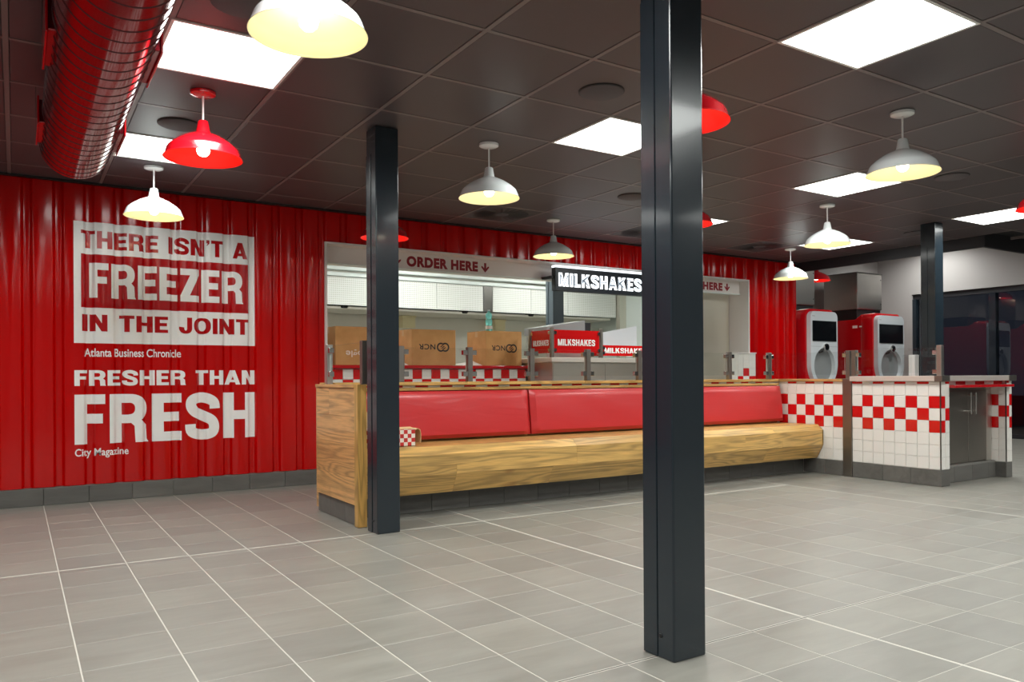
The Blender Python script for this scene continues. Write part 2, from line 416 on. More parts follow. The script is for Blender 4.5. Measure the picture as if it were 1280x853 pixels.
def hidden_floor(t):
    cx, cyy = (t[0]+t[2])/2, (t[1]+t[3])/2
    return cyy > 6.9 or (cyy > 5.05 and 1.85 < cx and cyy < 6.9 and cx < 9) or cyy > 7.0
vis = sorted((t for t in tiles if shown(t, 0) > 20 and not hidden_floor(t)), key=lambda t: -shown(t, 0))[:298]
vs_ = set(vis); rest = [t for t in tiles if t not in vs_]
cache = {}
def slab(t, z0, z1, name, m, parent, bev):
    wx, wy = round(t[2]-t[0], 4), round(t[3]-t[1], 4); key = (wx, wy, name)
    cxx, cyy = (t[0]+t[2])/2, (t[1]+t[3])/2
    if key in cache: return mesh_copy(cache[key], name, (cxx, cyy, z0), parent)
    b = bev
    mb = MB().add([(t[0], t[1], z0), (t[2], t[1], z0), (t[2], t[3], z0), (t[0], t[3], z0),
                   (t[0], t[1], z1-b), (t[2], t[1], z1-b), (t[2], t[3], z1-b), (t[0], t[3], z1-b),
                   (t[0]+b, t[1]+b, z1), (t[2]-b, t[1]+b, z1), (t[2]-b, t[3]-b, z1), (t[0]+b, t[3]-b, z1)],
                  [(0, 1, 5, 4), (1, 2, 6, 5), (2, 3, 7, 6), (3, 0, 4, 7), (4, 5, 9, 8), (5, 6, 10, 9), (6, 7, 11, 10), (7, 4, 8, 11), (8, 9, 10, 11)])
    o = mb.build(name, m, parent, org=(cxx, cyy, z0)); cache[key] = o; return o
for t in vis: slab(t, -.006, 0, 'floor_tile', 'floor_tile_stone', floor, .001)
mb = MB()
for t in rest: mb.box(t[0], t[1], -.006, t[2], t[3], 0)
mb.build('distant_floor_tiles', 'floor_tile_stone', floor, kind='stuff')
# dark sealing strip along the expansion joint, with a pale strip beside it
MB().box(-3, DY-.0022, -.006, END_X, DY+.0022, -.0003).build('joint_strip', 'joint_black', floor)
# ------------------------------------------------------------------ ceiling
ceiling = MB().box(-3, -3, 2.52, BEAM_X, 7.0, 2.6).box(BEAM_X, -3, 2.52, END_X, 4.53, 2.6).build('ceiling', 'black_paint', org=(0, 0, 2.52), kind='structure')
CX0, CY0 = 1.767, 2.39
gx = [CX0+.6*i for i in range(-7, 18)]; gy = [CY0+.6*j for j in range(-8, 8)]
def lights_at():
    s = {}
    for x in (.567, 5.367, 7.767):
        for y in (3.59, 5.39): s[(round(x, 3), round(y, 3))] = 1
    for x in (-1.833, .567): s[(x, 1.79)] = 1
    for x in (2.967, 5.367): s[(x, 1.79)] = 1
    s[(2.967, 3.59)] = 1
    for x in (-1.833, .567, 2.967, 5.367, 7.767):
        for y in (-.01, -1.81): s[(x, y)] = 1
    s[(7.767, 1.79)] = 1; s[(-1.833, 3.59)] = 1; s[(-1.833, 5.39)] = 1
    s[(10.167, -.01)] = 1; s[(10.167, 1.79)] = 1
    return s
LIGHTS = lights_at()
VENTS = [(3.567, 5.99), (5.367, 5.99), (7.167, 5.99)]
SQ = [k for k in LIGHTS]+VENTS
def is_sq(x, y): return any(abs(x-a) < .02 and abs(y-b) < .02 for a, b in SQ)
ctiles = []
for i in range(len(gx)-1):
    for j in range(len(gy)):
        x0, x1 = gx[i], gx[i+1]; y0 = gy[j]; y1 = min(gy[j]+.6, 6.94)
        if y1-y0 < .05 or is_sq(x0, y0): continue
        if x0 < -3 or x0 >= END_X: continue
        if y0 > 4.0 and x0 > 8.6: x1 = min(x1, BEAM_X-.02)
        if x1-x0 < .06: continue
        if y1 > 4.53 and x0 > 8.98: y1 = 4.51
        if y1-y0 < .05: continue
        ctiles.append((x0+.012, y0+.012, min(x1, END_X)-.012, y1-.012))
cache = {}
def ceil_tile(t):
    cxx, cyy = (t[0]+t[2])/2, (t[1]+t[3])/2; key = (round(t[2]-t[0], 3), round(t[3]-t[1], 3))
    if key in cache: return mesh_copy(cache[key], 'ceiling_tile', (cxx, cyy, CEIL), ceiling)
    z = CEIL+.007; b = .005
    mb = MB().add([(t[0]+b, t[1]+b, z-b), (t[2]-b, t[1]+b, z-b), (t[2]-b, t[3]-b, z-b), (t[0]+b, t[3]-b, z-b),
                   (t[0], t[1], z), (t[2], t[1], z), (t[2], t[3], z), (t[0], t[3], z),
                   (t[0], t[1], z+.018), (t[2], t[1], z+.018), (t[2], t[3], z+.018), (t[0], t[3], z+.018)],
                  [(0, 1, 2, 3), (0, 4, 5, 1), (1, 5, 6, 2), (2, 6, 7, 3), (3, 7, 4, 0), (4, 8, 9, 5), (5, 9, 10, 6), (6, 10, 11, 7), (7, 11, 8, 4), (8, 9, 10, 11)])
    o = mb.build('ceiling_tile', 'ceiling_tile_paint', ceiling, org=(cxx, cyy, CEIL)); cache[key] = o; return o
cv = [t for t in ctiles if shown(t, CEIL) > 5]
for t in cv: ceil_tile(t)
mb = MB()
for t in ctiles:
    if t not in cv: mb.box(t[0], t[1], CEIL+.004, t[2], t[3], CEIL+.02)
mb.build('distant_ceiling_tiles', 'ceiling_tile_paint', ceiling, kind='stuff')
for x in gx:
    if -3 < x < BEAM_X: MB().box(x-.012, -3, CEIL, x+.012, 6.94, CEIL+.03).build('ceiling_rail', 'ceiling_rail_lit', ceiling)
    elif BEAM_X < x < END_X: MB().box(x-.012, -3, CEIL, x+.012, 4.5, CEIL+.03).build('ceiling_rail', 'ceiling_rail_lit', ceiling)
for y in gy:
    if -3 < y < 6.9: MB().box(-3, y-.012, CEIL+.0005, BEAM_X-.02 if y > 4.4 else END_X, y+.012, CEIL+.03).build('ceiling_rail', 'ceiling_rail_lit', ceiling)
# dark soffit band where the dropped ceiling ends
MB().box(BEAM_X-.02, 4.49, 2.36, BEAM_X+.02, 8.0, 3.05).box(BEAM_X+.02, 4.49, 2.36, END_X, 4.53, 3.05).build('trim_1', 'soffit_black', kind='structure')
MB().box(-3, 6.90, CEIL-.012, BEAM_X-.02, 6.945, CEIL+.03).build('trim_shadow', 'black_paint', kind='structure')  # black strip draws the shadow gap between ceiling and red wall

# ------------------------------------------------------------------ walls
PITCH_R = .2075; R0 = .032-.2075*20
def rib(x):
    u = (x-R0) % PITCH_R
    def ss(t): return t*t*(3-2*t)
    if u < .026: return .030*ss(u/.026)               # rounded bend going back
    if u < .060: return .030
    if u < .086: return .030*(1-ss((u-.060)/.026))
    return 0.0
def rib_breaks(a, b):
    out = []; k = math.floor((a-R0)/PITCH_R)
    while R0+k*PITCH_R < b:
        for u in [.026*q/6 for q in range(7)]+[.060+.026*q/6 for q in range(7)]:
            v = R0+k*PITCH_R+u
            if a < v < b: out.append(v)
        k += 1
    return out
wall_back = MB().box(-3, 7.0, 0, 2.40, 7.06, 2.52).box(2.40, 7.0, 2.21, 8.03, 7.06, 2.52).box(8.05, 7.0, 0, 9.0, 7.06, 2.52)\
    .box(8.985, 7.06, 0, BEAM_X, 8.0, 2.52).build('wall_back', 'white_paint', org=(0, 7.0, 0), kind='structure')
def sheet(a, b, z0, z1):
    br = [a]+rib_breaks(a, b)+[b]; mb = MB(); vs = []
    for x in br: vs += [(x, WALL_Y+rib(x), z0), (x, WALL_Y+rib(x), z1)]
    mb.add(vs, [(2*i, 2*i+2, 2*i+3, 2*i+1) for i in range(len(br)-1)])
    # small folded lips at both ends of the sheet, so it has a thickness
    for x in (a, b):
        y = WALL_Y+rib(x); mb.add([(x, y, z0), (x, y, z1), (x, 7.0, z1), (x, 7.0, z0)], [(0, 1, 2, 3)])
    n = len(br)
    mb.add([(x, WALL_Y+rib(x), z0) for x in br]+[(x, 7.0, z0) for x in br], [(i, i+1, i+1+n, i+n) for i in range(n-1)])
    return mb.build('cladding_sheet', 'red_cladding', wall_back, smooth=True)
W5 = PITCH_R*5
x = R0+.1+PITCH_R*5.0
edges = [-3]
while x < 2.40:
    if x > -2.9: edges.append(x)
    x += W5
edges = [e for e in edges if e < 2.1]+[2.405]
for a, b in zip(edges, edges[1:]): sheet(a, b, .132, CEIL+.02)
e2 = [2.405+.001]; 
while e2[-1]+W5 < 8.0: e2.append(e2[-1]+W5)
e2[-1] = 8.03
for a, b in zip(e2, e2[1:]): sheet(a, b, 2.195, CEIL+.02)
sheet(8.031, 9.02, .132, CEIL+.02)
# rivets along the foot of the cladding
def screw(x, z):
    y = WALL_Y+rib(x); return MB().lathe([(0, -.004), (.006, -.003), (.007, 0)], 8, (x, y, z), 1)
baseboard = MB().box(-3, 6.915, 0, 2.40, 7.0, .128).build('baseboard_back', 'skirting_grout', org=(0, 6.95, 0), kind='structure')
k = -3.0; x = GX-TS*9
while x < 2.38:
    a, b = x+.002, min(x+TS, 2.40)-.002
    if b-a > .05: MB().box(a, 6.905, .001, b, 6.917, .13).build('skirting_tile', 'skirting_stone', baseboard, bevel=.0015, seg=1)
    x += TS
MB().box(-3.06, -3, 0, -3, 7, 2.52).build('wall_left', 'room_wall', kind='structure')
MB().box(-3, -3.06, 0, END_X, -3, 2.52).build('wall_front', 'room_wall', kind='structure')
MB().box(BEAM_X, 8.0, 0, END_X, 8.06, 3.05).build('wall_recess', 'grey_wall', kind='structure')
MB().box(BEAM_X+.02, 4.53, 3.05, END_X, 8.0, 3.12).build('ceiling_recess', 'grey_wall', kind='structure')
# right hand wall with the dark glazing
wr = MB().box(END_X, 7.40, 0, END_X+.25, 8.06, 3.12).box(END_X, -3, 2.28, END_X+.25, 7.40, 3.12).build('wall_right', 'grey_wall', org=(END_X, 7.4, 0), kind='structure')
win = empty('window_1', (END_X+.06, 4, 0)); tag(win, kind='structure')
MB().box(END_X+.04, -3, 2.20, END_X+.12, 7.40, 2.28).box(END_X+.04, -3, 0, END_X+.12, 7.40, .06).build('window_frame', 'soffit_black', win)
for y in (7.34, 6.10, 4.85, 3.6, 2.35, 1.1, -.15, -1.4, -2.65):
    MB().box(END_X+.02, y, .06, END_X+.12, y+.10 if y < 7.3 else y+.06, 2.20).build('mullion', 'column_paint', win)
ys_ = [7.34, 6.10, 4.85, 3.6, 2.35, 1.1, -.15, -1.4, -2.65]
for a, b in zip(ys_[1:], ys_): MB().box(END_X+.07, a+.10, .06, END_X+.078, b, 2.20).build('pane', 'window_glass', win)
MB().box(END_X+.25, -12, -.1, 40, 20, -.02).build('ground_outside', 'asphalt_dark', kind='structure')

# ------------------------------------------------------------------ opening frame and header
fr = empty('trim_3', (5.2, 7.0, 2.0)); tag(fr, kind='structure')
MB().box(2.405, 6.945, 2.185, 8.03, 7.30, 2.20).build('frame_head', 'white_paint', fr)
MB().box(8.03, 6.945, 0, 8.05, 7.30, 2.20).build('frame_side', 'white_paint', fr)
MB().box(2.385, 6.945, 0, 2.405, 7.30, 2.20).build('frame_side', 'white_paint', fr)
hd = empty('header_sign', (5.2, 7.1, 2.03)); tag(hd, 'long white header board lettered ORDER HERE and PICK UP HERE over the kitchen opening', 'sign')
MB().box(2.41, 7.09, 2.03, 8.025, 7.16, 2.185).build('board', 'white_paint', hd)
MB().box(2.41, 7.075, 2.018, 8.025, 7.17, 2.03).build('lip', 'kitchen_white', hd)
def arrow(cx, name='arrow'):
    z0, z1 = 2.052, 2.150; h = z1-z0
    pts = [(-.012, 1), (.012, 1), (.012, .42), (.030, .62), (.046, .66), (.046, .52), (0, 0), (-.046, .52), (-.046, .66), (-.030, .62), (-.012, .42)]
    MB().prism([(cx+a, z0+b*h) for a, b in pts], 1, 7.0875, 7.0905).build(name, 'dark_red_print', hd)
text_part('lettering', 'ORDER HERE', (3.262, 4.072, 2.052, 2.158), 7.0885, 'dark_red_print', hd, .06, 1.12)
text_part('lettering', 'PICK UP HERE', (6.74, 7.705, 2.052, 2.154), 7.0885, 'dark_red_print', hd, .06, 1.12)
for cx in (3.155, 4.16, 6.64, 7.79): arrow(cx)

# lit milkshakes sign hanging in the opening
sg = empty('lit_sign', (5.55, 6.87, 1.88)); tag(sg, 'black hanging sign with glowing white MILKSHAKES letters in the kitchen opening', 'sign')
MB().box(4.905, 6.87, 1.885, 6.17, 6.94, 2.135).build('board', 'sign_black', sg, bevel=.004)
MB().box(4.905, 6.862, 2.137, 6.17, 6.94, 2.160).build('light_strip', 'neon_white', sg)
MB().box(4.87, 6.90, 2.02, 4.91, 7.088, 2.045).build('bracket', 'black_paint', sg)
MB().box(6.165, 6.90, 2.02, 6.20, 7.088, 2.045).build('bracket', 'black_paint', sg)
vs, fs = block_text('MILKSHAKES', 4.945, 6.125, 1.932, 2.080, .27, .23, .10)
MB().add([(a, 6.866-l, b) for a, b, l in vs], fs).build('letters', 'neon_white', sg)
vs, fs = block_text('MILKSHAKES', 4.962, 6.108, 1.951, 2.061, .085, .07, .26)
MB().add([(a, 6.863-l, b) for a, b, l in vs], fs).build('letter_core', 'neon_inner', sg)

# ------------------------------------------------------------------ wall lettering that follows the ribs
mural = empty('wall_lettering', (1.07, WALL_Y, .33)); tag(mural, 'large white and red painted slogans about fresh food on the red ribbed wall', 'wall sign')
def on_ribs(name, vs, fs, off, m):
    bm = bmesh.new(); bv = [bm.verts.new((v[0], -(v[2] if len(v) > 2 else 0), v[1])) for v in vs]
    for f in fs:
        try: bm.faces.new([bv[i] for i in f])
        except ValueError: pass
    a, b = min(v[0] for v in vs), max(v[0] for v in vs)
    for x in rib_breaks(a, b):
        bmesh.ops.bisect_plane(bm, geom=bm.verts[:]+bm.edges[:]+bm.faces[:], plane_co=(x, 0, 0), plane_no=(1, 0, 0))
    org = ORG[mural.name]
    bmesh.ops.recalc_face_normals(bm, faces=bm.faces)
    for v in bm.verts: v.co = Vector((v.co.x, WALL_Y+rib(v.co.x)-off+v.co.y, v.co.z))-org
    me = bpy.data.meshes.new(name); bm.to_mesh(me); bm.free(); me.materials.append(M[m]); me.polygons.foreach_set('use_smooth', [True]*len(me.polygons))
    return link(bpy.data.objects.new(name, me), org, mural)
def on_rect(name, x0, x1, z0, z1, off, m): return on_ribs(name, [(x0, z0), (x1, z0), (x1, z1), (x0, z1)], [(0, 1, 2, 3)], off, m)
def on_text(txt, rect, off, m, bold, space=1.0, **k):
    vs, fs = block_text(txt, *rect, **k) if bold > .02 else flat_text(txt, *rect, bold=bold, space=space, **k); return on_ribs('slogan_line', vs, fs, off, m)
on_rect('white_field', .384, 1.761, 1.236, 2.186, .0015, 'white_print')
on_rect('red_field', .434, 1.708, 1.515, 1.935, .003, 'red_print')
on_text("THERE ISN'T A", (.434, 1.695, 1.982, 2.120), .003, 'red_print', .045)
on_text('FREEZER', (.492, 1.655, 1.594, 1.868), .0045, 'white_print', .045, 1.04)
on_text('IN THE JOINT', (.440, 1.706, 1.330, 1.462), .003, 'red_print', .045)
on_text('Atlanta Business Chronicle', (.456, 1.157, 1.130, 1.196), .0015, 'white_print', .016, 1.0)
on_text('FRESHER THAN', (.386, 1.758, .902, 1.024), .0015, 'white_print', .05, 1.08)
on_text('FRESH', (.386, 1.758, .446, .834), .0015, 'white_print', .06, 1.10)
on_text('City Magazine', (.388, .763, .335, .412), .0015, 'white_print', .016, 1.0)

# ------------------------------------------------------------------ columns
def column(cx0, cy0, w, label, plates):
    o = empty('column', (cx0+w/2, cy0+w/2, 0)); tag(o, label, 'column')
    MB().box(cx0, cy0, 0, cx0+w, cy0+w, CEIL-.002).build('shaft', 'column_paint', o, bevel=.006, seg=2)
    # flange plate welded on the side that faces the painted wall's left end
    MB().box(cx0-.004, cy0+w*.52, .003, cx0+.001, cy0+w-.004, plates).build('side_plate', 'column_paint', o, bevel=.0015, seg=1)
    MB().lathe([(0, -.004), (.007, -.003), (.008, 0)], 10, (cx0, cy0+w*.42, .075), 0).build('bolt', 'black_paint', o)
    mb = MB()
    e = .07
    for a, b, c, d in ((cx0-e, cy0-e, cx0+w+e, cy0-.002), (cx0-e, cy0+w+.002, cx0+w+e, cy0+w+e), (cx0-e, cy0-.002, cx0-.002, cy0+w+.002), (cx0+w+.002, cy0-.002, cx0+w+e, cy0+w+.002)):
        pass
    return o
column(1.829, 1.902, .148, 'thick dark steel column in the foreground, left of the picture centre line to right', CEIL-.25)['label'] = 'wide dark blue steel column in the foreground, nearest of the three columns'
column(1.846, 4.449, .15, 'dark blue steel column standing at the end of the wooden bench', CEIL-.16)
column(7.765, 4.352, .15, 'dark steel column rising behind the tiled counter with the steel cabinet', CEIL-.24)

# ------------------------------------------------------------------ spiral duct
DXC, DZC, DR, DYE = .285, 2.245, .172, 5.02
duct = empty('air_duct', (DXC, 1.5, DZC-DR)); tag(duct, 'glossy red round spiral air duct with side grilles under the ceiling', 'duct')
MB().lathe([(0, DYE), (DR-.012, DYE), (DR, DYE-.012), (DR, -2.9), (0, -2.9)], 64, (DXC, 0, DZC), 1).build('pipe', 'duct_red', duct, smooth=True)
path = []; n = 36; turns = int((DYE-.05+2.9)/.098)
for i in range(turns*n):
    a = 2*math.pi*i/n; y = -2.85+.098*i/n
    path.append((DXC+(DR)*math.cos(a), y, DZC+DR*math.sin(a)))
MB().tube(path, .0028, 4).build('spiral_seam', 'duct_seam', duct)
for yy in (4.40, 3.22, 2.05, .9, -.25, -1.4):
    for s in (1, -1):
        a, b = (DXC+s*.14, DXC+s*.186); a, b = min(a, b), max(a, b)
        g = MB().box(a, yy, DZC-.055, b, yy+.38, DZC+.055).build('side_grille', 'duct_red', duct, bevel=.004, seg=1)
        x0 = DXC+s*.188
        MB().box(x0-.004, yy-.015, DZC-.068, x0+.004, yy+.395, DZC+.068).build('grille_flange', 'machine_red', g, bevel=.002, seg=1)
        MB().tube([(DXC+s*.19, yy+.40, DZC+.0), (DXC+s*.19, yy+.40, CEIL)], .002, 6).build('hanger_wire', 'steel_dull', g)

# ------------------------------------------------------------------ ceiling fittings
fx = empty('ceiling_light', (0, 0, CEIL))
mb = MB()
for a, b, c, d in ((0, 0, .6, .014), (0, .586, .6, .6), (0, .014, .014, .586), (.586, .014, .6, .586)): mb.box(a, b, CEIL-.003, c, d, CEIL+.02)
mb.build('frame', 'white_metal', fx, org=(0, 0, CEIL))
MB().box(.014, .014, CEIL, .586, .586, CEIL+.012).build('diffuser', 'panel_glow', fx, org=(0, 0, CEIL))
LBL = {(.567, 3.59): 'large square light panel at top left beside the red air duct', (.567, 5.39): 'smaller looking square light panel behind the red pendant by the red duct',
       (2.967, 1.79): 'biggest square light panel at the top right of the photo', (2.967, 3.59): 'square light panel just left of the foreground column',
       (5.367, 3.59): 'square light panel behind the nearest white pendant on the right', (7.767, 3.59): 'square light panel at the right edge beside the far column',
       (7.767, 5.39): 'farthest square light panel, behind a white pendant near the machines', (5.367, 5.39): 'square light panel peeping out just right of the foreground column'}
la = bpy.data.lights.new('panel_light', 'AREA'); la.shape = 'SQUARE'; la.size = .568; la.energy = PANEL_W; la.color = (.965, 1, .965); la.spread = math.radians(158)
lo = bpy.data.objects.new('panel_light', la); C.objects.link(lo); lo.parent = fx; lo.location = (.3, .3, -.004)
first = True
for (x, y) in LIGHTS:
    o = fx if first else clone(fx); first = False
    o.location = (x, y, CEIL); ORG[o.name] = Vector((x, y, CEIL))
    l = LBL.get((x, y))
    tag(o, l or 'square white light panel in the part of the ceiling outside the photo', 'ceiling light', 'square ceiling light panels' if l else 'ceiling light panels outside the photo')
for i, (x, y, l) in enumerate(((2.672, 3.305, 'round dark ceiling speaker left of the foreground column top'), (.84, 5.06, 'round dark ceiling speaker behind the red pendant on the left'),
                  (4.44, 5.09, 'round dark ceiling speaker beyond the light panel left of the foreground column'), (6.13, 3.30, 'round dark ceiling speaker just right of the nearest white pendant on the right'),
                  (8.20, 4.80, 'small far round ceiling speaker left of the far column top'), (.79, 3.30, 'round dark ceiling speaker behind the largest white pendant'))):
    s = empty('ceiling_speaker', (x, y, CEIL)); tag(s, l, 'speaker', 'round ceiling speakers')
    MB().lathe([(0, CEIL-.010), (.108, CEIL-.010), (.118, CEIL-.006), (.120, CEIL+.006)], 40, (x, y, 0)).build('grille', 'speaker_cloth', s, smooth=True)
    MB().lathe([(.118, CEIL-.004), (.124, CEIL-.002), (.124, CEIL+.007)], 40, (x, y, 0)).build('rim', 'black_paint', s)
for (x, y), l in zip(VENTS, ('swirl air vent behind the middle white pendant near the red wall', 'swirl air vent beside the foreground column above the kitchen opening', 'swirl air vent right of the foreground column near the red wall')):
    v = empty('air_vent', (x+.3, y+.3, CEIL)); tag(v, l, 'air vent', 'square swirl ceiling vents')
    MB().box(x+.012, y+.012, CEIL+.002, x+.588, y+.588, CEIL+.012).build('plate', 'speaker_cloth', v)
    MB().lathe([(0, CEIL-.006), (.055, CEIL-.004), (.06, CEIL+.003)], 24, (x+.3, y+.3, 0)).build('hub', 'speaker_cloth', v)
    for k in range(24):
        a = math.radians(15*k); ca, sa = math.cos(a), math.sin(a); mb = MB()
        def P(r, t, z): return (x+.3+r*ca-t*sa, y+.3+r*sa+t*ca, z)
        mb.add([P(.075, -.006, CEIL-.001), P(.26, -.012, CEIL-.001), P(.26, .012, CEIL-.004), P(.075, .006, CEIL-.004)], [(0, 1, 2, 3)])
        mb.add([P(.075, -.006, CEIL+.001), P(.26, -.012, CEIL+.001), P(.26, .012, CEIL-.002), P(.075, .006, CEIL-.002)], [(3, 2, 1, 0)])
        mb.build('slot', 'black_paint', v)

def pendant(kind):
    p = empty('pendant_lamp', (0, 0, 0)); oc, ic = ('lamp_white_outer', 'lamp_white_inner') if kind == 'w' else ('lamp_red_outer', 'lamp_red_inner')
    MB().lathe([(0, -.022), (.045, -.022), (.064, -.014), (.066, 0)], 32).build('canopy', oc, p, org=(0, 0, 0), smooth=True)
    MB().tube([(0, 0, -.02), (0, 0, -.165)], .0055, 10).build('rod', 'white_metal', p, org=(0, 0, 0), smooth=True)
    out = [(0, -.152), (.022, -.154), (.027, -.160), (.036, -.212), (.040, -.220), (.062, -.228), (.105, -.248), (.150, -.278), (.176, -.302), (.182, -.312), (.197, -.352), (.2015, -.357)]
    sh = MB().lathe(out, 48).build('shade', oc, p, org=(0, 0, 0), smooth=True)
    inn = [(.1995, -.357), (.179, -.314), (.172, -.304), (.148, -.283), (.103, -.253), (.060, -.234), (.030, -.228), (0, -.228)]
    MB().lathe(inn, 48).build('reflector', ic, sh, org=(0, 0, 0), smooth=True)
    b = [(0, -.228), (.014, -.228), (.016, -.275)]
    b += [(.034*math.sin(math.radians(t)), -.312+.034*math.cos(math.radians(t))) for t in (35, 60, 90, 120, 150, 180)]
    MB().lathe(b, 16).build('bulb', 'bulb_glass', p, org=(0, 0, 0), smooth=True)
    return p
PW, PR = pendant('w'), pendant('r'); used = set()
def hang(kind, x, y, label, z=CEIL-.001):
    src = PW if kind == 'w' else PR
    o = src if kind not in used else clone(src); used.add(kind)
    o.location = (x, y, z); ORG[o.name] = Vector((x, y, z)); tag(o, label, 'pendant lamp', 'barn style pendant lamps'); return o
hang('w', .853, 2.64, 'largest white barn pendant lamp, cut off at the top of the photo')
hang('r', .853, 4.425, 'bright red barn pendant lamp hanging near the red duct')
hang('w', .850, 6.17, 'white barn pendant lamp in front of the wall slogans')
hang('w', 2.635, 4.434, 'white barn pendant lamp between the left and the foreground columns')
hang('r', 2.63, 6.15, 'red pendant lamp half hidden behind the left column')
hang('w', 4.435, 6.24, 'white pendant lamp above the left end of the lit milkshake sign')
hang('r', 2.64, 2.645, 'red pendant lamp cut by the top of the foreground column')
hang('r', 4.41, 4.42, 'small red pendant lamp peeping out right of the foreground column')
hang('w', 4.384, 2.644, 'nearest white pendant lamp on the right half of the photo')
hang('w', 6.173, 4.436, 'middle white pendant lamp right of the foreground column')
hang('w', 7.913, 6.198, 'farthest white pendant lamp, in front of the end of the red wall')
hang('r', 6.17, 2.645, 'red pendant lamp cut off by the right edge of the photo')
o = hang('r', 9.93, 7.33, 'red pendant lamp hanging between the two steel ice makers', 2.70)
MB().tube([(9.93, 7.33, 2.70), (9.93, 7.33, 3.05)], .0055, 8).build('upper_rod', 'white_metal', o)
for x, y, l in ((10.2, 5.5, 'added light panel in the raised ceiling, unseen behind the dark soffit'), (11.6, 6.6, 'second added, unseen light panel in the raised ceiling near the glazing')):
    o = clone(fx); o.location = (x, y, 3.05-.012); ORG[o.name] = Vector(o.location); tag(o, l, 'ceiling light', 'added light panels of the raised ceiling')  # extra panels added to brighten the grey recess walls and machines

# ------------------------------------------------------------------ tiles laid on a vertical face
tcache = {}
def wall_tile(parent, axis, plane, u0, u1, z0, z1, red, out=-1, name='wall_tile', mats=None, th=.006):
    """axis 0: face looks along x (u = y); axis 1: face looks along y (u = x)"""
    g = .0012; u0 += g; u1 -= g; z0 += g; z1 -= g
    w_, h_ = round(u1-u0, 4), round(z1-z0, 4); m_ = mats or ('tile_red' if red else 'tile_white')
    key = (axis, w_, h_, m_, out); cu_, cz = (u0+u1)/2, (z0+z1)/2
    org = (plane, cu_, cz) if axis == 0 else (cu_, plane, cz)
    if key in tcache: return mesh_copy(tcache[key], name, org, parent)
    b = .0015; t = th*out; vs = []
    for d, i in ((0, 0), (t-b*out, 0), (t, b)):
        for a, c in ((-w_/2+i, -h_/2+i), (w_/2-i, -h_/2+i), (w_/2-i, h_/2-i), (-w_/2+i, h_/2-i)):
            vs.append((org[0]+d, org[1]+a, org[2]+c) if axis == 0 else (org[0]+a, org[1]+d, org[2]+c))
    fs = [(0, 1, 5, 4), (1, 2, 6, 5), (2, 3, 7, 6), (3, 0, 4, 7), (4, 5, 9, 8), (5, 6, 10, 9), (6, 7, 11, 10), (7, 4, 8, 11), (8, 9, 10, 11)]
    mb = MB().add(vs, fs); o = mb.build(name, m_, parent, org=org); tcache[key] = o; return o
RZ = [.145, .249, .353, .457, .561, .665, .769, .873]     # tile rows
def tile_field(parent, axis, plane, us, redf, top=.894, out=-1):
    rowsz = RZ+[top]
    for k in range(len(us)-1):
        a, b = min(us[k], us[k+1]), max(us[k], us[k+1])
        for r in range(len(rowsz)-1):
            wall_tile(parent, axis, plane, a, b, rowsz[r], rowsz[r+1], redf(k, r), out)
def skirt(parent, axis, plane, us, z1=.143, out=-1):
    for a, b in zip(us, us[1:]): wall_tile(parent, axis, plane, min(a, b), max(a, b), .001, z1, False, out, 'skirting_tile', 'skirting_stone', .009)

# ------------------------------------------------------------------ counter behind the bench, turning the corner
ct = empty('tiled_counter', (6.7, 5.0, 0)); tag(ct, 'wooden topped counter behind the bench with a red checker tiled end', 'counter')
MB().box(1.90, 5.345, 0, 6.93, 5.62, .893).build('core', 'tile_grout', ct)
MB().box(6.607, 4.30, 0, 6.93, 5.345, .893).build('core_end', 'tile_grout', ct)
us = [4.590+.104*k for k in range(8)]
tile_field(ct, 0, 6.606, us, lambda k, r: (r in (3, 5) and k % 2 == 1) or (r == 4 and k % 2 == 0) if False else ((r in (3, 5) and k % 2 == 0) or (r == 4 and k % 2 == 1) or (r == 7 and k % 2 == 1)))
skirt(ct, 0, 6.609, [4.590, 4.79, 5.03])
xs_t = [1.90+.104*k for k in range(45)]
for k, a in enumerate(xs_t[:-1]):       # thin checker strip above the backrest ledge
    wall_tile(ct, 1, 5.345, a, a+.104, .877, .894, k % 2 == 0)
def top_plank(x0, x1, nm='top_plank'): MB().box(x0+.0008, 5.312, .894, x1-.0008, 5.63, .918).build(nm, 'oak_long', ct, bevel=.002, seg=1)
for a, b in ((1.887, 2.95), (2.95, 4.1), (4.1, 5.2), (5.2, 6.20), (6.20, 6.585)): top_plank(a, b)
MB().box(6.585, 4.588, .894, 6.95, 5.63, .918).build('top_plank', 'oak_side', ct, bevel=.002, seg=1)
MB().box(6.592, 4.493, 0, 6.66, 4.586, .921).build('steel_pilaster', 'steel_dark', ct, bevel=.002, seg=1)

# ------------------------------------------------------------------ counter unit with the steel cabinet
un = empty('cabinet_counter', (7.2, 3.98, 0)); tag(un, 'white and red tiled counter unit with steel top at the far right', 'counter')
MB().box(6.607, 3.668, 0, 6.738, 4.49, .893).box(7.697, 3.668, 0, 7.795, 4.30, .893).box(6.738, 3.80, 0, 7.697, 4.30, .893).build('core', 'tile_grout', un)
us = [4.491-.104*k for k in range(8)]+[3.664]
tile_field(un, 0, 6.606, us, lambda k, r: (r == 4 and k % 2 == 0) or (r in (3, 5) and k % 2 == 1) or (r == 7 and k % 2 == 0))
skirt(un, 0, 6.609, [4.491, 4.19, 3.93, 3.657])
tile_field(un, 1, 3.667, [6.610, 6.674, 6.738], lambda k, r: (r in (3, 5) and k == 0) or (r == 4 and k == 1) or (r == 7 and k == 1))
skirt(un, 1, 3.670, [6.600, 6.740])
tile_field(un, 1, 3.667, [7.697, 7.749, 7.795], lambda k, r: (r in (3, 5) and k == 1) or (r == 4 and k == 0) or (r == 7 and k == 0))
skirt(un, 1, 3.670, [7.690, 7.797])
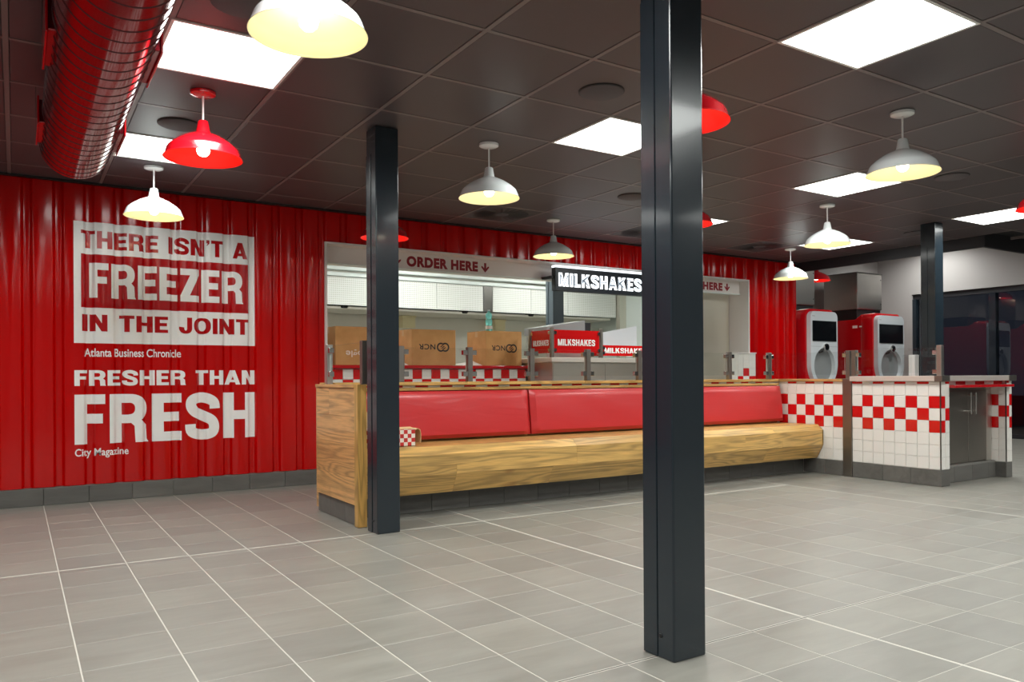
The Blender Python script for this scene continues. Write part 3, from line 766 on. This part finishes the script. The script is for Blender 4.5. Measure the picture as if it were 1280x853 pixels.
tile_field(un, 0, 7.696, [3.668, 3.728, 3.790], lambda k, r: (r in (3, 5) and k == 1) or (r == 4 and k == 0), .862)
skirt(un, 0, 7.699, [3.665, 3.76])
tile_field(un, 1, 3.795, [7.652, 7.690], lambda k, r: r in (3, 5), .835)
MB().box(6.738, 3.76, 0, 7.697, 3.80, .155).build('plinth', 'skirting_grout', un)
skirt(un, 1, 3.762, [6.740, 6.98, 7.28, 7.56, 7.692])
for x, y in ((6.600, 3.661), (7.692, 3.661)):
    MB().box(x-.002, y-.002, .145, x+.006, y+.006, .894).build('corner_trim', 'steel_dull', un)
for k in range(6):
    a = 6.742+k*.159; wall_tile(un, 1, 3.70, a, a+.159, .863, .894, k % 2 == 1)
MB().box(6.738, 3.70, .863, 7.70, 3.80, .894).build('strip_backing', 'tile_grout', un)
MB().box(6.742, 3.615, .838, 7.75, 3.80, .862).build('red_rail', 'machine_red', un, bevel=.004)
MB().box(6.575, 3.64, .896, 7.82, 4.50, .943).build('steel_top', 'steel_brushed_flat', un, bevel=.002, seg=1)
for x in (6.573, 7.70): MB().box(x, 3.632, .8945, x+.125, 3.70, .944).build('corner_cap', 'steel_dark', un, bevel=.002, seg=1)
cb = empty('steel_cabinet', (7.2, 3.79, .155)); tag(cb, 'brushed steel two door cabinet set into the tiled counter', 'cabinet')
MB().box(6.742, 3.786, .157, 7.655, 3.798, .836).build('carcass', 'steel_dark', cb)
for a, b, hx in ((6.76, 7.243, 7.205), (7.249, 7.56, 7.287)):
    d = MB().box(a, 3.770, .168, b, 3.786, .805).build('door', 'steel_dark', cb, bevel=.002, seg=1)
    MB().tube([(hx, 3.722, .60), (hx, 3.722, .80-.01)], .007, 12).tube([(hx, 3.722, .625), (hx, 3.771, .625)], .005, 8).tube([(hx, 3.722, .765), (hx, 3.771, .765)], .005, 8).build('handle', 'chrome', d, smooth=True)
MB().box(7.562, 3.776, .158, 7.652, 3.786, .836).build('side_stile', 'steel_brushed', cb)

# ------------------------------------------------------------------ bench
bn = empty('bench', (4.2, 5.0, 0)); tag(bn, 'long solid oak bench with chamfered front edge on a grey tiled plinth', 'bench')
BX0, BX1 = 1.887, 6.598
MB().box(BX0, 5.035, 0, BX1, 5.34, .148).build('plinth', 'skirting_grout', bn)
x = 1.89; us = [1.89]
while us[-1]+TS < 6.59: us.append(us[-1]+TS)
us.append(6.595)
skirt(bn, 1, 5.034, us, .146)
TH = .028
# cross-section facets of the seat from the back of the top round to the underside
prof = [(5.34, .476), (5.14, .476), (4.995, .476), (4.862, .476), (4.800, .424), (4.800, .355), (4.800, .286), (4.868, .153)]
lens_by_row = [(2.9, 4.4, 5.6), (3.4, 5.1), (2.7, 3.9, 5.3), (3.62, 4.9, 5.9), (3.62, 5.5), (2.58, 3.62, 4.75, 6.0), (2.58, 3.40, 4.6, 5.8)]
for r in range(len(prof)-1):
    (ya, za), (yb, zb) = prof[r], prof[r+1]
    d = Vector((yb-ya, zb-za)).normalized(); nrm = Vector((d.y, -d.x))          # inward side
    def inw(i):
        if i <= 2: return (prof[i][0], prof[i][1]-TH)
        if i == 3: return (4.874, .476-TH)
        if i == 4: return (4.828, .412)
        if i in (5, 6): return (prof[i][0]+TH, prof[i][1]+(.004 if i == 6 else 0))
        return (4.894, .160)
    pts = [(ya, za), (yb, zb), inw(r+1), inw(r)]
    c_ = [BX0]+list(lens_by_row[r])+[BX1]
    for a, b in zip(c_, c_[1:]):
        MB().prism(pts, 0, a+.0006, b-.0006).build('bench_plank', 'oak_long', bn)
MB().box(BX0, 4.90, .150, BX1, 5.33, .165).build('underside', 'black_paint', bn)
MB().prism([(4.862, .476), (4.800, .424), (4.800, .286), (4.868, .153), (5.33, .153), (5.33, .476)], 0, BX1-.012, BX1-.002).build('end_board', 'oak_side', bn)
for a, b in ((BX0, 3.3), (3.3, 4.9), (4.9, 6.575)): MB().box(a, 5.325, .476, b-.001, 5.344, .853).build('back_board', 'oak_long', bn)
for a, b in ((BX0, 3.05), (3.05, 4.55), (4.55, 6.575)): MB().box(a+.0006, 5.298, .854, b-.0006, 5.345, .876).build('ledge', 'oak_long', bn, bevel=.002, seg=1)
ep = empty('bench_end_panel', (1.86, 5.1, 0)); tag(ep, 'planked oak end panel of the bench with a full height front post', 'panel')
rz = [.135, .305, .520, .700, .885]
spl = [(5.52,), (5.52,), (5.52,), (5.26, 5.52)]
for r in range(4):
    y = 4.774
    for e in spl[r]: MB().box(1.829, y+.0006, rz[r]+.0006, 1.852, e-.0006, rz[r+1]-.0006).build('side_plank', 'oak_side', ep); y = e
MB().box(1.852, 4.774, .02, 1.886, 5.60, .885).build('panel_core', 'oak_side', ep)
MB().box(1.822, 4.774, .886, 1.89, 5.53, .908).build('cap_board', 'oak_side', ep, bevel=.002, seg=1)
MB().box(1.825, 4.712, 0.002, 1.886, 4.772, .909).build('front_post', 'oak_upright', ep, bevel=.002, seg=1)
skirt(ep, 0, 1.849, [4.776, 4.99, 5.27, 5.52], .13)
MB().box(1.853, 4.80, 0, 1.866, 5.52, .134).build('plinth_board', 'black_paint', ep)
# cushions
for a, b, l in ((1.90, 3.492, 'red padded back cushion at the left end of the bench'), (3.508, 5.035, 'red padded back cushion in the middle of the bench, behind the foreground column'),
                (5.050, 6.575, 'red padded back cushion at the right end of the bench')):
    nx, nz = 40, 12; vs = []; fs = []
    random.seed(int(a*10)); ph = random.random()*6
    for i in range(nx+1):
        u = i/nx; x = a+(b-a)*u; ex = min(1, min(u, 1-u)*(b-a)/.035); ex = math.sqrt(max(0, 1-(1-ex)**2))
        for j in range(nz+1):
            v = j/nz; ez = min(1, min(v, 1-v)*.34/.04); ez = math.sqrt(max(0, 1-(1-ez)**2))
            bul = .030*ex*ez+.006*math.sin(v*math.pi)*ex
            wr_ = .0022*math.sin(9*u*(b-a)+5*v+ph)*math.sin(math.pi*v)*ex
            y = 5.258+(5.292-5.258)*v-bul-wr_-.008*(1-v)
            vs.append((x, y, .494+(.848-.494)*v))
    for i in range(nx):
        for j in range(nz): k = i*(nz+1)+j; fs.append((k, k+nz+1, k+nz+2, k+1))
    nb = len(vs)
    ring = [i*(nz+1) for i in range(nx+1)]+[nx*(nz+1)+j for j in range(1, nz+1)]+[i*(nz+1)+nz for i in range(nx-1, -1, -1)]+[j for j in range(nz-1, 0, -1)]
    for k in ring: vs.append((vs[k][0], 5.324, vs[k][2]))
    m_ = len(ring)
    for k in range(m_): fs.append((ring[k], nb+k, nb+(k+1) % m_, ring[(k+1) % m_]))
    fs.append(tuple(range(nb, nb+m_)))
    cu_ = empty('back_cushion', ((a+b)/2, 5.27, .494)); tag(cu_, l, 'cushion', 'red back cushions on the bench')
    MB().add(vs, fs).build('pad', 'vinyl_red', cu_, smooth=True)
    MB().tube([(a+.02, 5.316, .85), (b-.02, 5.316, .85)], .004, 6).build('piping', 'vinyl_piping', cu_)

# checkered food carton on the bench end
cx0, cx1, cyf, cyb, cz = 2.02, 2.345, 4.97, 5.17, .4765
cr = empty('food_carton', (2.2, 5.07, cz)); tag(cr, 'open red and white checkered food carton lying on the left end of the bench', 'carton')
mb = MB().box(cx0, cyf, cz, cx1, cyf+.004, cz+.118).box(cx0, cyb-.004, cz, cx1, cyb, cz+.118).box(cx0, cyf+.004, cz, cx0+.004, cyb-.004, cz+.118).box(cx1-.004, cyf+.004, cz, cx1, cyb-.004, cz+.118).box(cx0, cyf, cz, cx1, cyb, cz+.004)
mb.build('tray', 'carton_check', cr, org=(cx1, cyf+.002, cz))
pts = [(cx1+.002+.055*math.sin(a), cz+.108+.014*math.sin(a*2)-.10*(1-math.cos(a))) for a in (0, .35, .7, 1.05, 1.35)]
pts = [(cx1+.003, cz+.112), (cx1+.025, cz+.122), (cx1+.045, cz+.112), (cx1+.052, cz+.08), (cx1+.050, cz+.02), (cx1+.046, cz+.02), (cx1+.048, cz+.08), (cx1+.041, cz+.108), (cx1+.025, cz+.117), (cx1+.003, cz+.108)]
MB().prism(pts, 1, cyf+.01, cyb-.01).build('end_flap', 'cardboard_pale', cr)
MB().add([(cx0+.02, cyb, cz+.118), (cx1-.05, cyb, cz+.118), (cx1-.05, cyb+.03, cz+.235), (cx0+.02, cyb+.03, cz+.235), (cx0+.02, cyb+.003, cz+.118), (cx1-.05, cyb+.003, cz+.118), (cx1-.05, cyb+.033, cz+.235), (cx0+.02, cyb+.033, cz+.235)],
         [(0, 1, 2, 3), (4, 7, 6, 5), (0, 4, 5, 1), (1, 5, 6, 2), (2, 6, 7, 3), (3, 7, 4, 0)]).build('upright_flap', 'cardboard_pale', cr)
MB().add([(cx0+.01, cyf, cz+.118), (cx1, cyf, cz+.118), (cx1-.02, cyf+.04, cz+.13), (cx0+.01, cyf+.04, cz+.13), (cx0+.01, cyf, cz+.121), (cx1, cyf, cz+.121), (cx1-.02, cyf+.04, cz+.133), (cx0+.01, cyf+.04, cz+.133)],
         [(0, 1, 2, 3), (4, 7, 6, 5), (0, 4, 5, 1), (1, 5, 6, 2), (2, 6, 7, 3), (3, 7, 4, 0)]).build('folded_flap', 'cardboard_pale', cr)

# ------------------------------------------------------------------ glass guard along the counter
gs = empty('glass_guard', (4.2, 5.3, .91)); tag(gs, 'low clear glass guard on steel posts running along the counter top', 'glass guard')
def clamp(x, y, z, dx, dy, parent):
    # a steel block gripping the pane edge, with a black gasket
    a = .018; e = .060
    if dx: MB().box(min(x+dx*a, x+dx*e), y-.017, z-.019, max(x+dx*a, x+dx*e), y+.017, z+.019).build('clamp', 'chrome', parent, bevel=.002, seg=1)
    else: MB().box(x-.017, min(y+dy*a, y+dy*e), z-.019, x+.017, max(y+dy*a, y+dy*e), z+.019).build('clamp', 'chrome', parent, bevel=.002, seg=1)
def gpost(x, y, z0, dirs, z1=1.186, m='steel_dark'):
    p = MB().box(x-.021, y-.021, z0, x+.021, y+.021, z1).build('post', m, gs, bevel=.002, seg=1)
    for dx, dy in dirs:
        for z in (1.143, .978): clamp(x, y, z, dx, dy, p)
def gpane(x0, y0, x1, y1, z0=.958, z1=1.176):
    d = Vector((x1-x0, y1-y0)).normalized(); n = Vector((-d.y, d.x))*.004
    vs = [(x0-n.x, y0-n.y, z0), (x1-n.x, y1-n.y, z0), (x1+n.x, y1+n.y, z0), (x0+n.x, y0+n.y, z0)]; vs += [(a, b, z1) for a, b, _ in vs]
    mb = MB(); mb.add(vs, [(0, 1, 5, 4), (2, 3, 7, 6)], 0); mb.add(vs, [(0, 3, 2, 1), (4, 5, 6, 7), (1, 2, 6, 5), (3, 0, 4, 7)], 1)
    mb.build('glass_pane', ['clear_glass', 'glass_edge'], gs)
X0G, YG = 1.857, 5.335
GX_ = [2.402+.58*k for k in range(8)]
gpost(X0G, YG, .908, [(0, -1)], m='steel_brushed'); gpost(X0G, 4.68, .909, [(1, 0)] if False else [])
gpane(X0G, YG-.03, X0G, 4.71)
for z in (1.143, .978): pass
for k, x in enumerate(GX_): gpost(x, YG, .918, [(-1, 0), (1, 0)] if k else [(1, 0)])
for a, b in zip(GX_, GX_[1:]): gpane(a+.03, YG, b-.03, YG)
gpost(6.655, 4.56, .918, [(0, 1)]); gpost(6.655, 4.50, .943, [(0, -1)] if True else [])
gpost(6.66, 3.695, .943, [(0, 1)], 1.205, 'steel_brushed')
gpane(GX_[-1]+.02, YG-.02, 6.65, 4.60); gpane(6.66, 4.47, 6.66, 3.73, .968, 1.186)

# ------------------------------------------------------------------ order counter in the opening
oc = empty('order_counter', (3.5, 7.2, 0)); tag(oc, 'order counter with red top and red and white checker tiles in the kitchen opening', 'counter')
MB().box(2.41, 6.900, 0, 4.535, 7.46, 1.038).build('core', 'tile_grout', oc)
MB().box(2.41, 6.862, 1.040, 4.553, 7.50, 1.072).build('red_top', 'machine_red', oc, bevel=.006)
for k in range(21):
    a = 2.470+.1*k-.04
    for r in range(2):
        wall_tile(oc, 1, 6.899, a, a+.1, (.940, .842)[r], (1.036, .938)[r], (k+r) % 2 == 0)
# cartons on it
def ncr_mark(cx, cz, s, y, parent):
    def ring(cxx, a0, a1):
        o_, i_ = s*.5, s*.33; n = 22; P = [math.radians(a0+(a1-a0)*k/n) for k in range(n+1)]
        return [(cxx+o_*math.cos(a), y, cz+o_*math.sin(a)) for a in P]+[(cxx+i_*math.cos(a), y, cz+i_*math.sin(a)) for a in P]
    mb = MB()
    for cxx, a0, a1 in ((cx-.26*s, 60, 300+15), (cx+.26*s, -120, 135)):
        v = ring(cxx, a0, a1); n = 23; mb.add(v, [(k, k+1, n+k+1, n+k) for k in range(n-1)])
    for t in (-.14, .0, .14):
        mb.add([(cx-.20*s+t*s, y, cz-.10*s-t*s), (cx-.13*s+t*s, y, cz-.17*s-t*s), (cx+.20*s+t*s, y, cz+.10*s-t*s), (cx+.13*s+t*s, y, cz+.17*s-t*s)], [(0, 1, 2, 3)])
    mb.build('printed_mark', 'print_black', parent)
def carton(x0, x1, y0, y1, z0, z1, label, ncr=True):
    o = empty('cardboard_box', ((x0+x1)/2, (y0+y1)/2, z0)); tag(o, label, 'box', 'cardboard boxes on the order counter')
    MB().box(x0, y0, z0, x1, y1, z1-.004).build('carton_body', 'cardboard', o, bevel=.003, seg=1)
    mid = (y0+y1)/2
    MB().box(x0+.001, y0+.001, z1-.004, x1-.001, mid-.002, z1).build('top_flap', 'cardboard', o)
    MB().box(x0+.001, mid+.002, z1-.004, x1-.001, y1-.001, z1+.002).build('top_flap', 'cardboard', o)
    MB().box(x0-.001, mid-.025, z1-.06, x1+.001, mid+.025, z1+.003).build('tape', 'packing_tape', o)
    if ncr:
        w_ = x1-x0
        text_part('print', 'NCR', (x0+.155*w_, x0+.53*w_, z0+.158, z0+.212), y0-.001, 'print_black', o, .02, 1.1, rot180=True)
        ncr_mark(x0+.705*w_, z0+.183, .092, y0-.001, o)
    return o
ZC = 1.073
b0 = carton(2.50, 2.98, 7.00, 7.40, ZC, 1.435, 'cardboard box at the left end of the order counter beside the red wall', False)
text_part('print', 'Google', (2.60, 2.90, ZC+.075, ZC+.155), 6.999, 'print_white', b0, .01, 1.0, rot180=True)
text_part('print', 'NCR', (2.74, 2.86, ZC+.03, ZC+.068), 6.999, 'print_black', b0, .03, 1.0, rot180=True)
carton(3.272, 3.757, 7.00, 7.42, ZC, 1.43, 'cardboard box with upside down black print, second from the left on the order counter')
carton(4.112, 4.552, 7.00, 7.40, ZC, 1.436, 'cardboard box with upside down black print and a water bottle on top')
for (x0, x1, l) in ((3.80, 4.05, 'white paper sheet between the two printed cardboard boxes'), (2.99, 3.22, 'stack of white paper behind the left steel post on the order counter')):
    mb = MB()
    z = ZC
    mb.add([(x0, 6.95, z), (x1, 6.97, z), (x1+.02, 7.2, z+.05), (x0+.03, 7.18, z+.015), (x0, 6.95, z+.003), (x1, 6.97, z+.003), (x1+.02, 7.2, z+.053), (x0+.03, 7.18, z+.018)],
           [(0, 1, 2, 3), (4, 7, 6, 5), (0, 4, 5, 1), (1, 5, 6, 2), (2, 6, 7, 3), (3, 7, 4, 0)])
    tag(mb.build('paper_sheet', 'white_paint'), l, 'paper')
# bottle
bt = empty('water_bottle', (4.32, 7.2, 1.439)); tag(bt, 'small turquoise plastic water bottle standing on a cardboard box', 'bottle')
BO = (4.22, 7.12, 1.440)
MB().lathe([(0, 0), (.034, 0), (.036, .01), (.036, .055), (.031, .065), (.036, .075), (.036, .115), (.024, .128), (.034, .145), (.036, .165), (.030, .185), (.013, .200), (.012, .212), (0, .212)], 24, BO).build('bottle_body', 'bottle_plastic', bt, smooth=True)
MB().lathe([(.0365, .02), (.0368, .052), (.0365, .053)], 24, BO).build('bottle_label', 'white_paint', bt)
MB().lathe([(0, .213), (.014, .213), (.014, .226), (0, .226)], 16, BO).build('bottle_cap', 'plastic_white', bt)

# ------------------------------------------------------------------ steel counter and milkshake stands
sc_ = empty('steel_counter', (5.5, 6.95, 0)); tag(sc_, 'stainless steel service counter carrying the red MILKSHAKES stands', 'counter')
MB().box(4.575, 6.47, 0, 6.55, 7.46, 1.10).build('body', 'steel_brushed', sc_)
for a, b in ((4.580, 5.25), (5.256, 5.90), (5.906, 6.545)): MB().box(a, 6.462, .10, b, 6.470, 1.085).build('front_panel', 'steel_brushed', sc_, bevel=.0015, seg=1)
MB().box(4.556, 6.450, 1.102, 6.57, 7.48, 1.15).build('worktop', 'steel_brushed_flat', sc_, bevel=.003, seg=1)
def stand(x0, x1, y0, y1, za, zb, zp, label, tx):
    o = empty('sign_stand', ((x0+x1)/2, y0, 1.15)); tag(o, label, 'sign', 'red MILKSHAKES stands')
    for px, py in ((x0, y1), (x0, y0), (x1, y0)):
        p = MB().box(px-.017, py-.017, 1.151, px+.017, py+.017, zp).build('post', 'steel_dark', o, bevel=.002, seg=1)
        for z in (za+.03, zb-.03):
            if py == y0:
                for s in ((1,) if px == x0 else (-1,)): MB().box(min(px+s*.014, px+s*.05), py-.014, z-.016, max(px+s*.014, px+s*.05), py+.014, z+.016).build('clamp', 'chrome', p)
            MB().box(px-.014, py+.018 if py == y0 else py-.05, z-.016, px+.014, py+.05 if py == y0 else py-.018, z+.016).build('clamp', 'chrome', p)
    f = MB().box(x0+.024, y0-.004, za, x1-.024, y0+.004, zb).build('front_panel', 'tile_red', o)
    g = MB().box(x0-.004, y0+.024, za, x0+.004, y1-.024, zb).build('side_panel', 'tile_red', o)
    vs, fs = block_text('MILKSHAKES', *tx)
    MB().add([(a, y0-.0055-l, b) for a, b, l in vs], fs).build('lettering', 'white_print', f)
    vs, fs = block_text('MILKSHAKES', 0, 1, tx[2], tx[3]-.008)
    MB().add([(x0-.0055-l, y1-.05-(y1-y0-.1)*a, b) for a, b, l in vs], fs).build('lettering', 'white_print', g)
    return o
stand(4.575, 5.205, 6.475, 6.86, 1.196, 1.432, 1.455, 'tall red MILKSHAKES stand with three steel posts on the steel counter', (4.645, 5.125, 1.272, 1.338))
stand(5.262, 6.00, 6.55, 6.80, 1.176, 1.290, 1.31, 'low red MILKSHAKES stand cut by the foreground column', (5.31, 5.90, 1.205, 1.262))
dv = empty('sloped_machine', (5.1, 7.2, 1.151)); tag(dv, 'grey machine with a sloping light lid behind the tall milkshakes stand', 'machine')
MB().box(4.88, 7.0, 1.151, 5.42, 7.40, 1.42).build('body', 'steel_brushed', dv, bevel=.004)
MB().prism([(4.86, 1.42), (5.39, 1.42), (5.39, 1.585), (4.86, 1.50)], 1, 6.98, 7.42).build('lid', 'plastic_grey', dv, bevel=.006)
MB().box(5.391, 6.985, 1.425, 5.47, 7.415, 1.56).build('rear_cover', 'soffit_black', dv, bevel=.004)
dp = empty('display_panel', (5.6, 7.1, 1.151)); tag(dp, 'pale panel on a steel post behind the low milkshakes stand', 'panel')
MB().box(5.478, 7.03, 1.151, 5.512, 7.07, 1.44).build('post', 'steel_dull', dp)
MB().prism([(5.52, 1.20), (6.2, 1.20), (6.2, 1.55), (5.52, 1.43)], 1, 7.04, 7.06).build('panel', 'plastic_white', dp)

# low tiled pier at the right end of the opening
pr = empty('tiled_pier', (7.82, 6.9, 0)); tag(pr, 'narrow white tiled pier with one red tile at the right end of the kitchen opening', 'pier')
MB().box(7.655, 6.80, 0, 7.98, 6.94, 1.238).build('core', 'tile_grout', pr)
MB().box(7.648, 6.785, 1.239, 7.987, 6.942, 1.25).build('cap', 'white_paint', pr)
zz = [.70, .80, .90, .952, 1.052, 1.15, 1.238]
for k, (a, b) in enumerate(((7.655, 7.750), (7.750, 7.860), (7.860, 7.98))):
    for r in range(len(zz)-1): wall_tile(pr, 1, 6.799, a, b, zz[r], zz[r+1], (k == 1 and r == 3) or (k != 1 and r == 2))

# ------------------------------------------------------------------ kitchen beyond the opening
MB().box(.5, 11.4, 0, 10.0, 11.46, 2.8).build('wall_kitchen_back', 'steel_panel', kind='structure')
MB().box(.44, 7.06, 0, .5, 11.46, 2.8).build('wall_kitchen_left', 'kitchen_white', kind='structure')
MB().box(8.94, 8.06, 0, 9.0, 11.4, 2.8).build('wall_kitchen_right', 'kitchen_white', kind='structure')
MB().box(.44, 7.062, 2.75, 8.98, 11.46, 2.82).build('ceiling_kitchen', 'kitchen_white', kind='structure')
hx = empty('extractor_hood', (5.4, 10.9, 1.97)); tag(hx, 'long white extractor hood with dotted panels across the back of the kitchen', 'extractor hood')
MB().box(2.0, 10.52, 1.99, 8.78, 11.39, 2.42).build('hood_body', 'kitchen_white', hx)
e = [2.0, 3.2, 4.25, 5.32, 6.125]
for a, b in zip(e, e[1:]): MB().box(a+.004, 10.50, 1.978, b-.004, 10.52, 2.37).build('dotted_panel', 'filter_dots', hx)
MB().box(6.129, 10.495, 1.978, 6.29, 10.52, 2.37).build('steel_film', 'steel_dull', hx)
for a, b in ((6.295, 7.016), (7.016, 7.75), (7.75, 8.78)): MB().box(a+.004, 10.50, 1.978, b-.004, 10.52, 2.37).build('dotted_panel', 'filter_dots', hx)
MB().box(2.0, 10.47, 2.375, 8.80, 10.53, 2.43).build('moulding', 'kitchen_white', hx, bevel=.008)
MB().box(2.0, 10.44, 2.46, 8.80, 10.53, 2.53).build('moulding', 'kitchen_white', hx, bevel=.008)
MB().box(2.05, 10.56, 1.93, 8.7, 11.35, 1.965).build('underside', 'steel_panel', hx)
for x in (4.55, 5.83, 7.05, 3.9): MB().lathe([(0, 1.935), (.06, 1.94), (.075, 1.978)], 16, (x, 10.6, 0)).build('hood_knob', 'black_paint', hx)
MB().box(2.0, 10.55, .9, 8.0, 11.3, .94).box(2.02, 10.6, 0, 8.0, 11.3, .9).build('kitchen_worktop', 'steel_brushed')
tag(bpy.data.objects['kitchen_worktop'], 'steel worktop along the back wall of the kitchen under the hood', 'worktop')
for x0, x1, l in ((5.08, 5.30, 'pale wall box under the hood behind the second cardboard box'), (6.75, 6.96, 'pale wall box under the hood right of the water bottle')):
    o = empty('wall_box', ((x0+x1)/2, 11.3, 1.74)); tag(o, l, 'box', 'pale boxes under the extractor hood')
    MB().box(x0, 11.20, 1.74, x1, 11.398, 1.90).build('box_body', 'kitchen_cream', o, bevel=.004)
    MB().box(x0-.012, 11.185, 1.90, x1+.012, 11.398, 1.925).build('box_lid', 'kitchen_cream', o, bevel=.003)
MB().box(8.80, 10.42, 0, 8.94, 10.52, 2.7).build('trim_4', 'steel_panel', kind='structure')
kc = empty('kitchen_column', (5.9, 8.27, 0)); tag(kc, 'grey blue steel column in the kitchen under the lit milkshake sign', 'column')
MB().box(5.815, 8.20, 0, 5.985, 8.36, 2.74).build('shaft', 'dark_steel_paint', kc, bevel=.005)
MB().box(5.808, 8.30, .01, 5.815, 8.35, 2.5).build('side_plate', 'dark_steel_paint', kc)
dr = empty('steel_door', (7.73, 7.29, 0)); tag(dr, 'tall brushed steel door just right of the foreground column', 'door')
MB().box(7.46, 7.27, .02, 8.025, 7.31, 2.12).build('door_leaf', 'steel_panel', dr, bevel=.002, seg=1)
MB().box(7.435, 7.262, 0, 7.458, 7.32, 2.14).build('door_edge', 'white_paint', dr)
k0 = None  # unseen ceiling lights added to brighten the kitchen
for x in (2.6, 4.8, 7.0):
    for y in (8.3, 9.7):
        if k0 is None:
            k0 = empty('kitchen_fill_light', (x, y, 2.74)); MB().box(x-.6, y-.15, 2.735, x+.6, y+.15, 2.749).build('diffuser', 'kitchen_glow', k0); MB().box(x-.62, y-.17, 2.738, x+.62, y+.17, 2.7495).build('frame', 'white_metal', k0); o = k0
        else: o = clone(k0, (x, y, 2.74))
        tag(o, 'long added kitchen ceiling light above the opening, out of sight', 'ceiling light', 'added kitchen ceiling lights hidden by the header')

# ------------------------------------------------------------------ drink machines and ice makers
def ell(cx, cz, rx, rz, n=48, a0=0, a1=360): return [(cx+rx*math.cos(math.radians(a0+(a1-a0)*k/n)), cz+rz*math.sin(math.radians(a0+(a1-a0)*k/n))) for k in range(n)]
def machine(x0, x1, label, full):
    o = empty('drink_machine', ((x0+x1)/2, 7.3, 0)); tag(o, label, 'drink machine', 'tall red drink machines')
    w_ = x1-x0
    MB().prism(rrect(x0, .02, x1, 1.872, .085), 1, 6.885, 7.07).build('front_shell', 'machine_red', o, bevel=.006, smooth=True)
    MB().prism([(7.07, .02), (7.07, 1.86), (7.17, 1.79), (7.86, 1.79), (7.86, .02)], 0, x0+.006, x1-.006).build('rear_body', 'machine_red', o, bevel=.008)
    a, b = x0+.028, x1-.012; cx = (a+b)/2; hw = (b-a)/2; R = .085
    out = rrect(a, 1.0, b, 1.835, R)
    out = out[:14]+[(cx-hw*math.cos(math.radians(t)), 1.12-.34*math.sin(math.radians(t))) for t in range(0, 181, 7)]
    hole = ell(cx+.005, 1.09, hw*.78, .245)
    vs, fs = poly_loops([out, hole[::-1]], lambda u, v: (u, 6.82, v))
    mb = MB().add(vs, fs)
    for lp in (out, hole):
        n = len(lp); mb.add([(u, 6.82, v) for u, v in lp]+[(u, 6.885, v) for u, v in lp], [(i, (i+1) % n, (i+1) % n+n, i+n) for i in range(n)])
    fp = mb.build('face_plate', 'plastic_white', o)
    MB().prism(rrect(a+.035, 1.425, b-.035, 1.705, .006, 2), 1, 6.813, 6.822).build('screen', 'screen_black', fp)
    MB().box(a, 6.8185, 1.352, cx-.07, 6.8205, 1.355).build('seam', 'plastic_grey', fp)
    MB().box(cx+.08, 6.8185, 1.352, b, 6.8205, 1.355).build('seam', 'plastic_grey', fp)
    MB().prism([(u, v) for u, v in ell(cx+.005, 1.09, hw*.80, .25)], 1, 6.876, 6.884).build('recess_back', 'plastic_grey', o)
    MB().prism([(cx-.16, .90), (cx+.17, .90), (cx+.13, .85), (cx-.12, .85)], 1, 6.83, 6.875).build('drip_tray', 'steel_dull', o)
    MB().lathe([(0, 6.79), (.028, 6.79), (.030, 6.80), (.030, 6.815), (0, 6.815)], 28, (cx+.02, 0, 1.345), 1).build('nozzle_dial', 'screen_black', o)
    MB().lathe([(.031, 6.80), (.034, 6.79), (.046, 6.79), (.050, 6.80), (.050, 6.83), (.031, 6.83)], 28, (cx+.02, 0, 1.345), 1).build('nozzle_ring', 'chrome', o, smooth=True)
    MB().tube([(cx-.01, 6.84, 1.29), (cx-.06, 6.86, 1.27)], .012, 8).build('nozzle', 'black_paint', o)
    MB().box(a+.03, 6.8185, 1.765, a+.09, 6.8205, 1.772).build('small_badge', 'plastic_grey', fp)
    if full:
        MB().box(x0-.0015, 7.13, 1.66, x0+.0005, 7.21, 1.70).build('side_label', 'white_print', o)
        MB().box(x0-.0015, 7.06, 1.672, x0+.0005, 7.10, 1.690).build('side_label', 'white_print', o)
    return o
machine(9.09, 9.715, 'left red drink machine with white face at the end of the red wall', False)
machine(10.62, 11.325, 'right red drink machine with white face and long glossy red side', True)
def icemaker(x0, x1, label):
    o = empty('ice_maker', ((x0+x1)/2, 7.47, 1.80)); tag(o, label, 'ice maker', 'steel ice makers on the drink machines')
    MB().box(x0+.01, 7.20, 1.795, x1-.01, 7.75, 1.955).build('base', 'black_paint', o)
    MB().box(x0, 7.185, 1.957, x1, 7.76, 2.505).build('housing', 'steel_brushed', o, bevel=.003, seg=1)
    MB().box(x0+.006, 7.178, 1.965, x1-.006, 7.186, 2.495).build('front_door', 'steel_brushed', o, bevel=.002, seg=1)
    MB().box(x0-.008, 7.17, 2.506, x1+.008, 7.77, 2.515).build('top_cover', 'steel_dull', o)
    for z in (2.05, 2.42): MB().lathe([(0, 7.172), (.008, 7.174), (.009, 7.178)], 10, (x1-.03, 0, z), 1).build('door_screw', 'black_paint', o)
icemaker(9.10, 9.69, 'steel ice maker on the left drink machine, partly behind the red wall end')
icemaker(10.70, 11.318, 'square steel ice maker on top of the right drink machine')
# small glass and post beyond the counter
ps = empty('glass_post', (9.33, 5.5, 0)); tag(ps, 'white square post with a small glass pane beyond the tiled counter', 'post')
MB().box(9.28, 5.46, 0, 9.37, 5.54, 1.20).build('post', 'white_paint', ps, bevel=.003)
MB().box(9.2, 5.49, .0, 9.279, 5.51, .93).build('lower_panel', 'machine_red', ps)
MB().box(9.10, 5.495, .935, 9.275, 5.505, 1.20).build('glass_pane', 'clear_glass', ps)
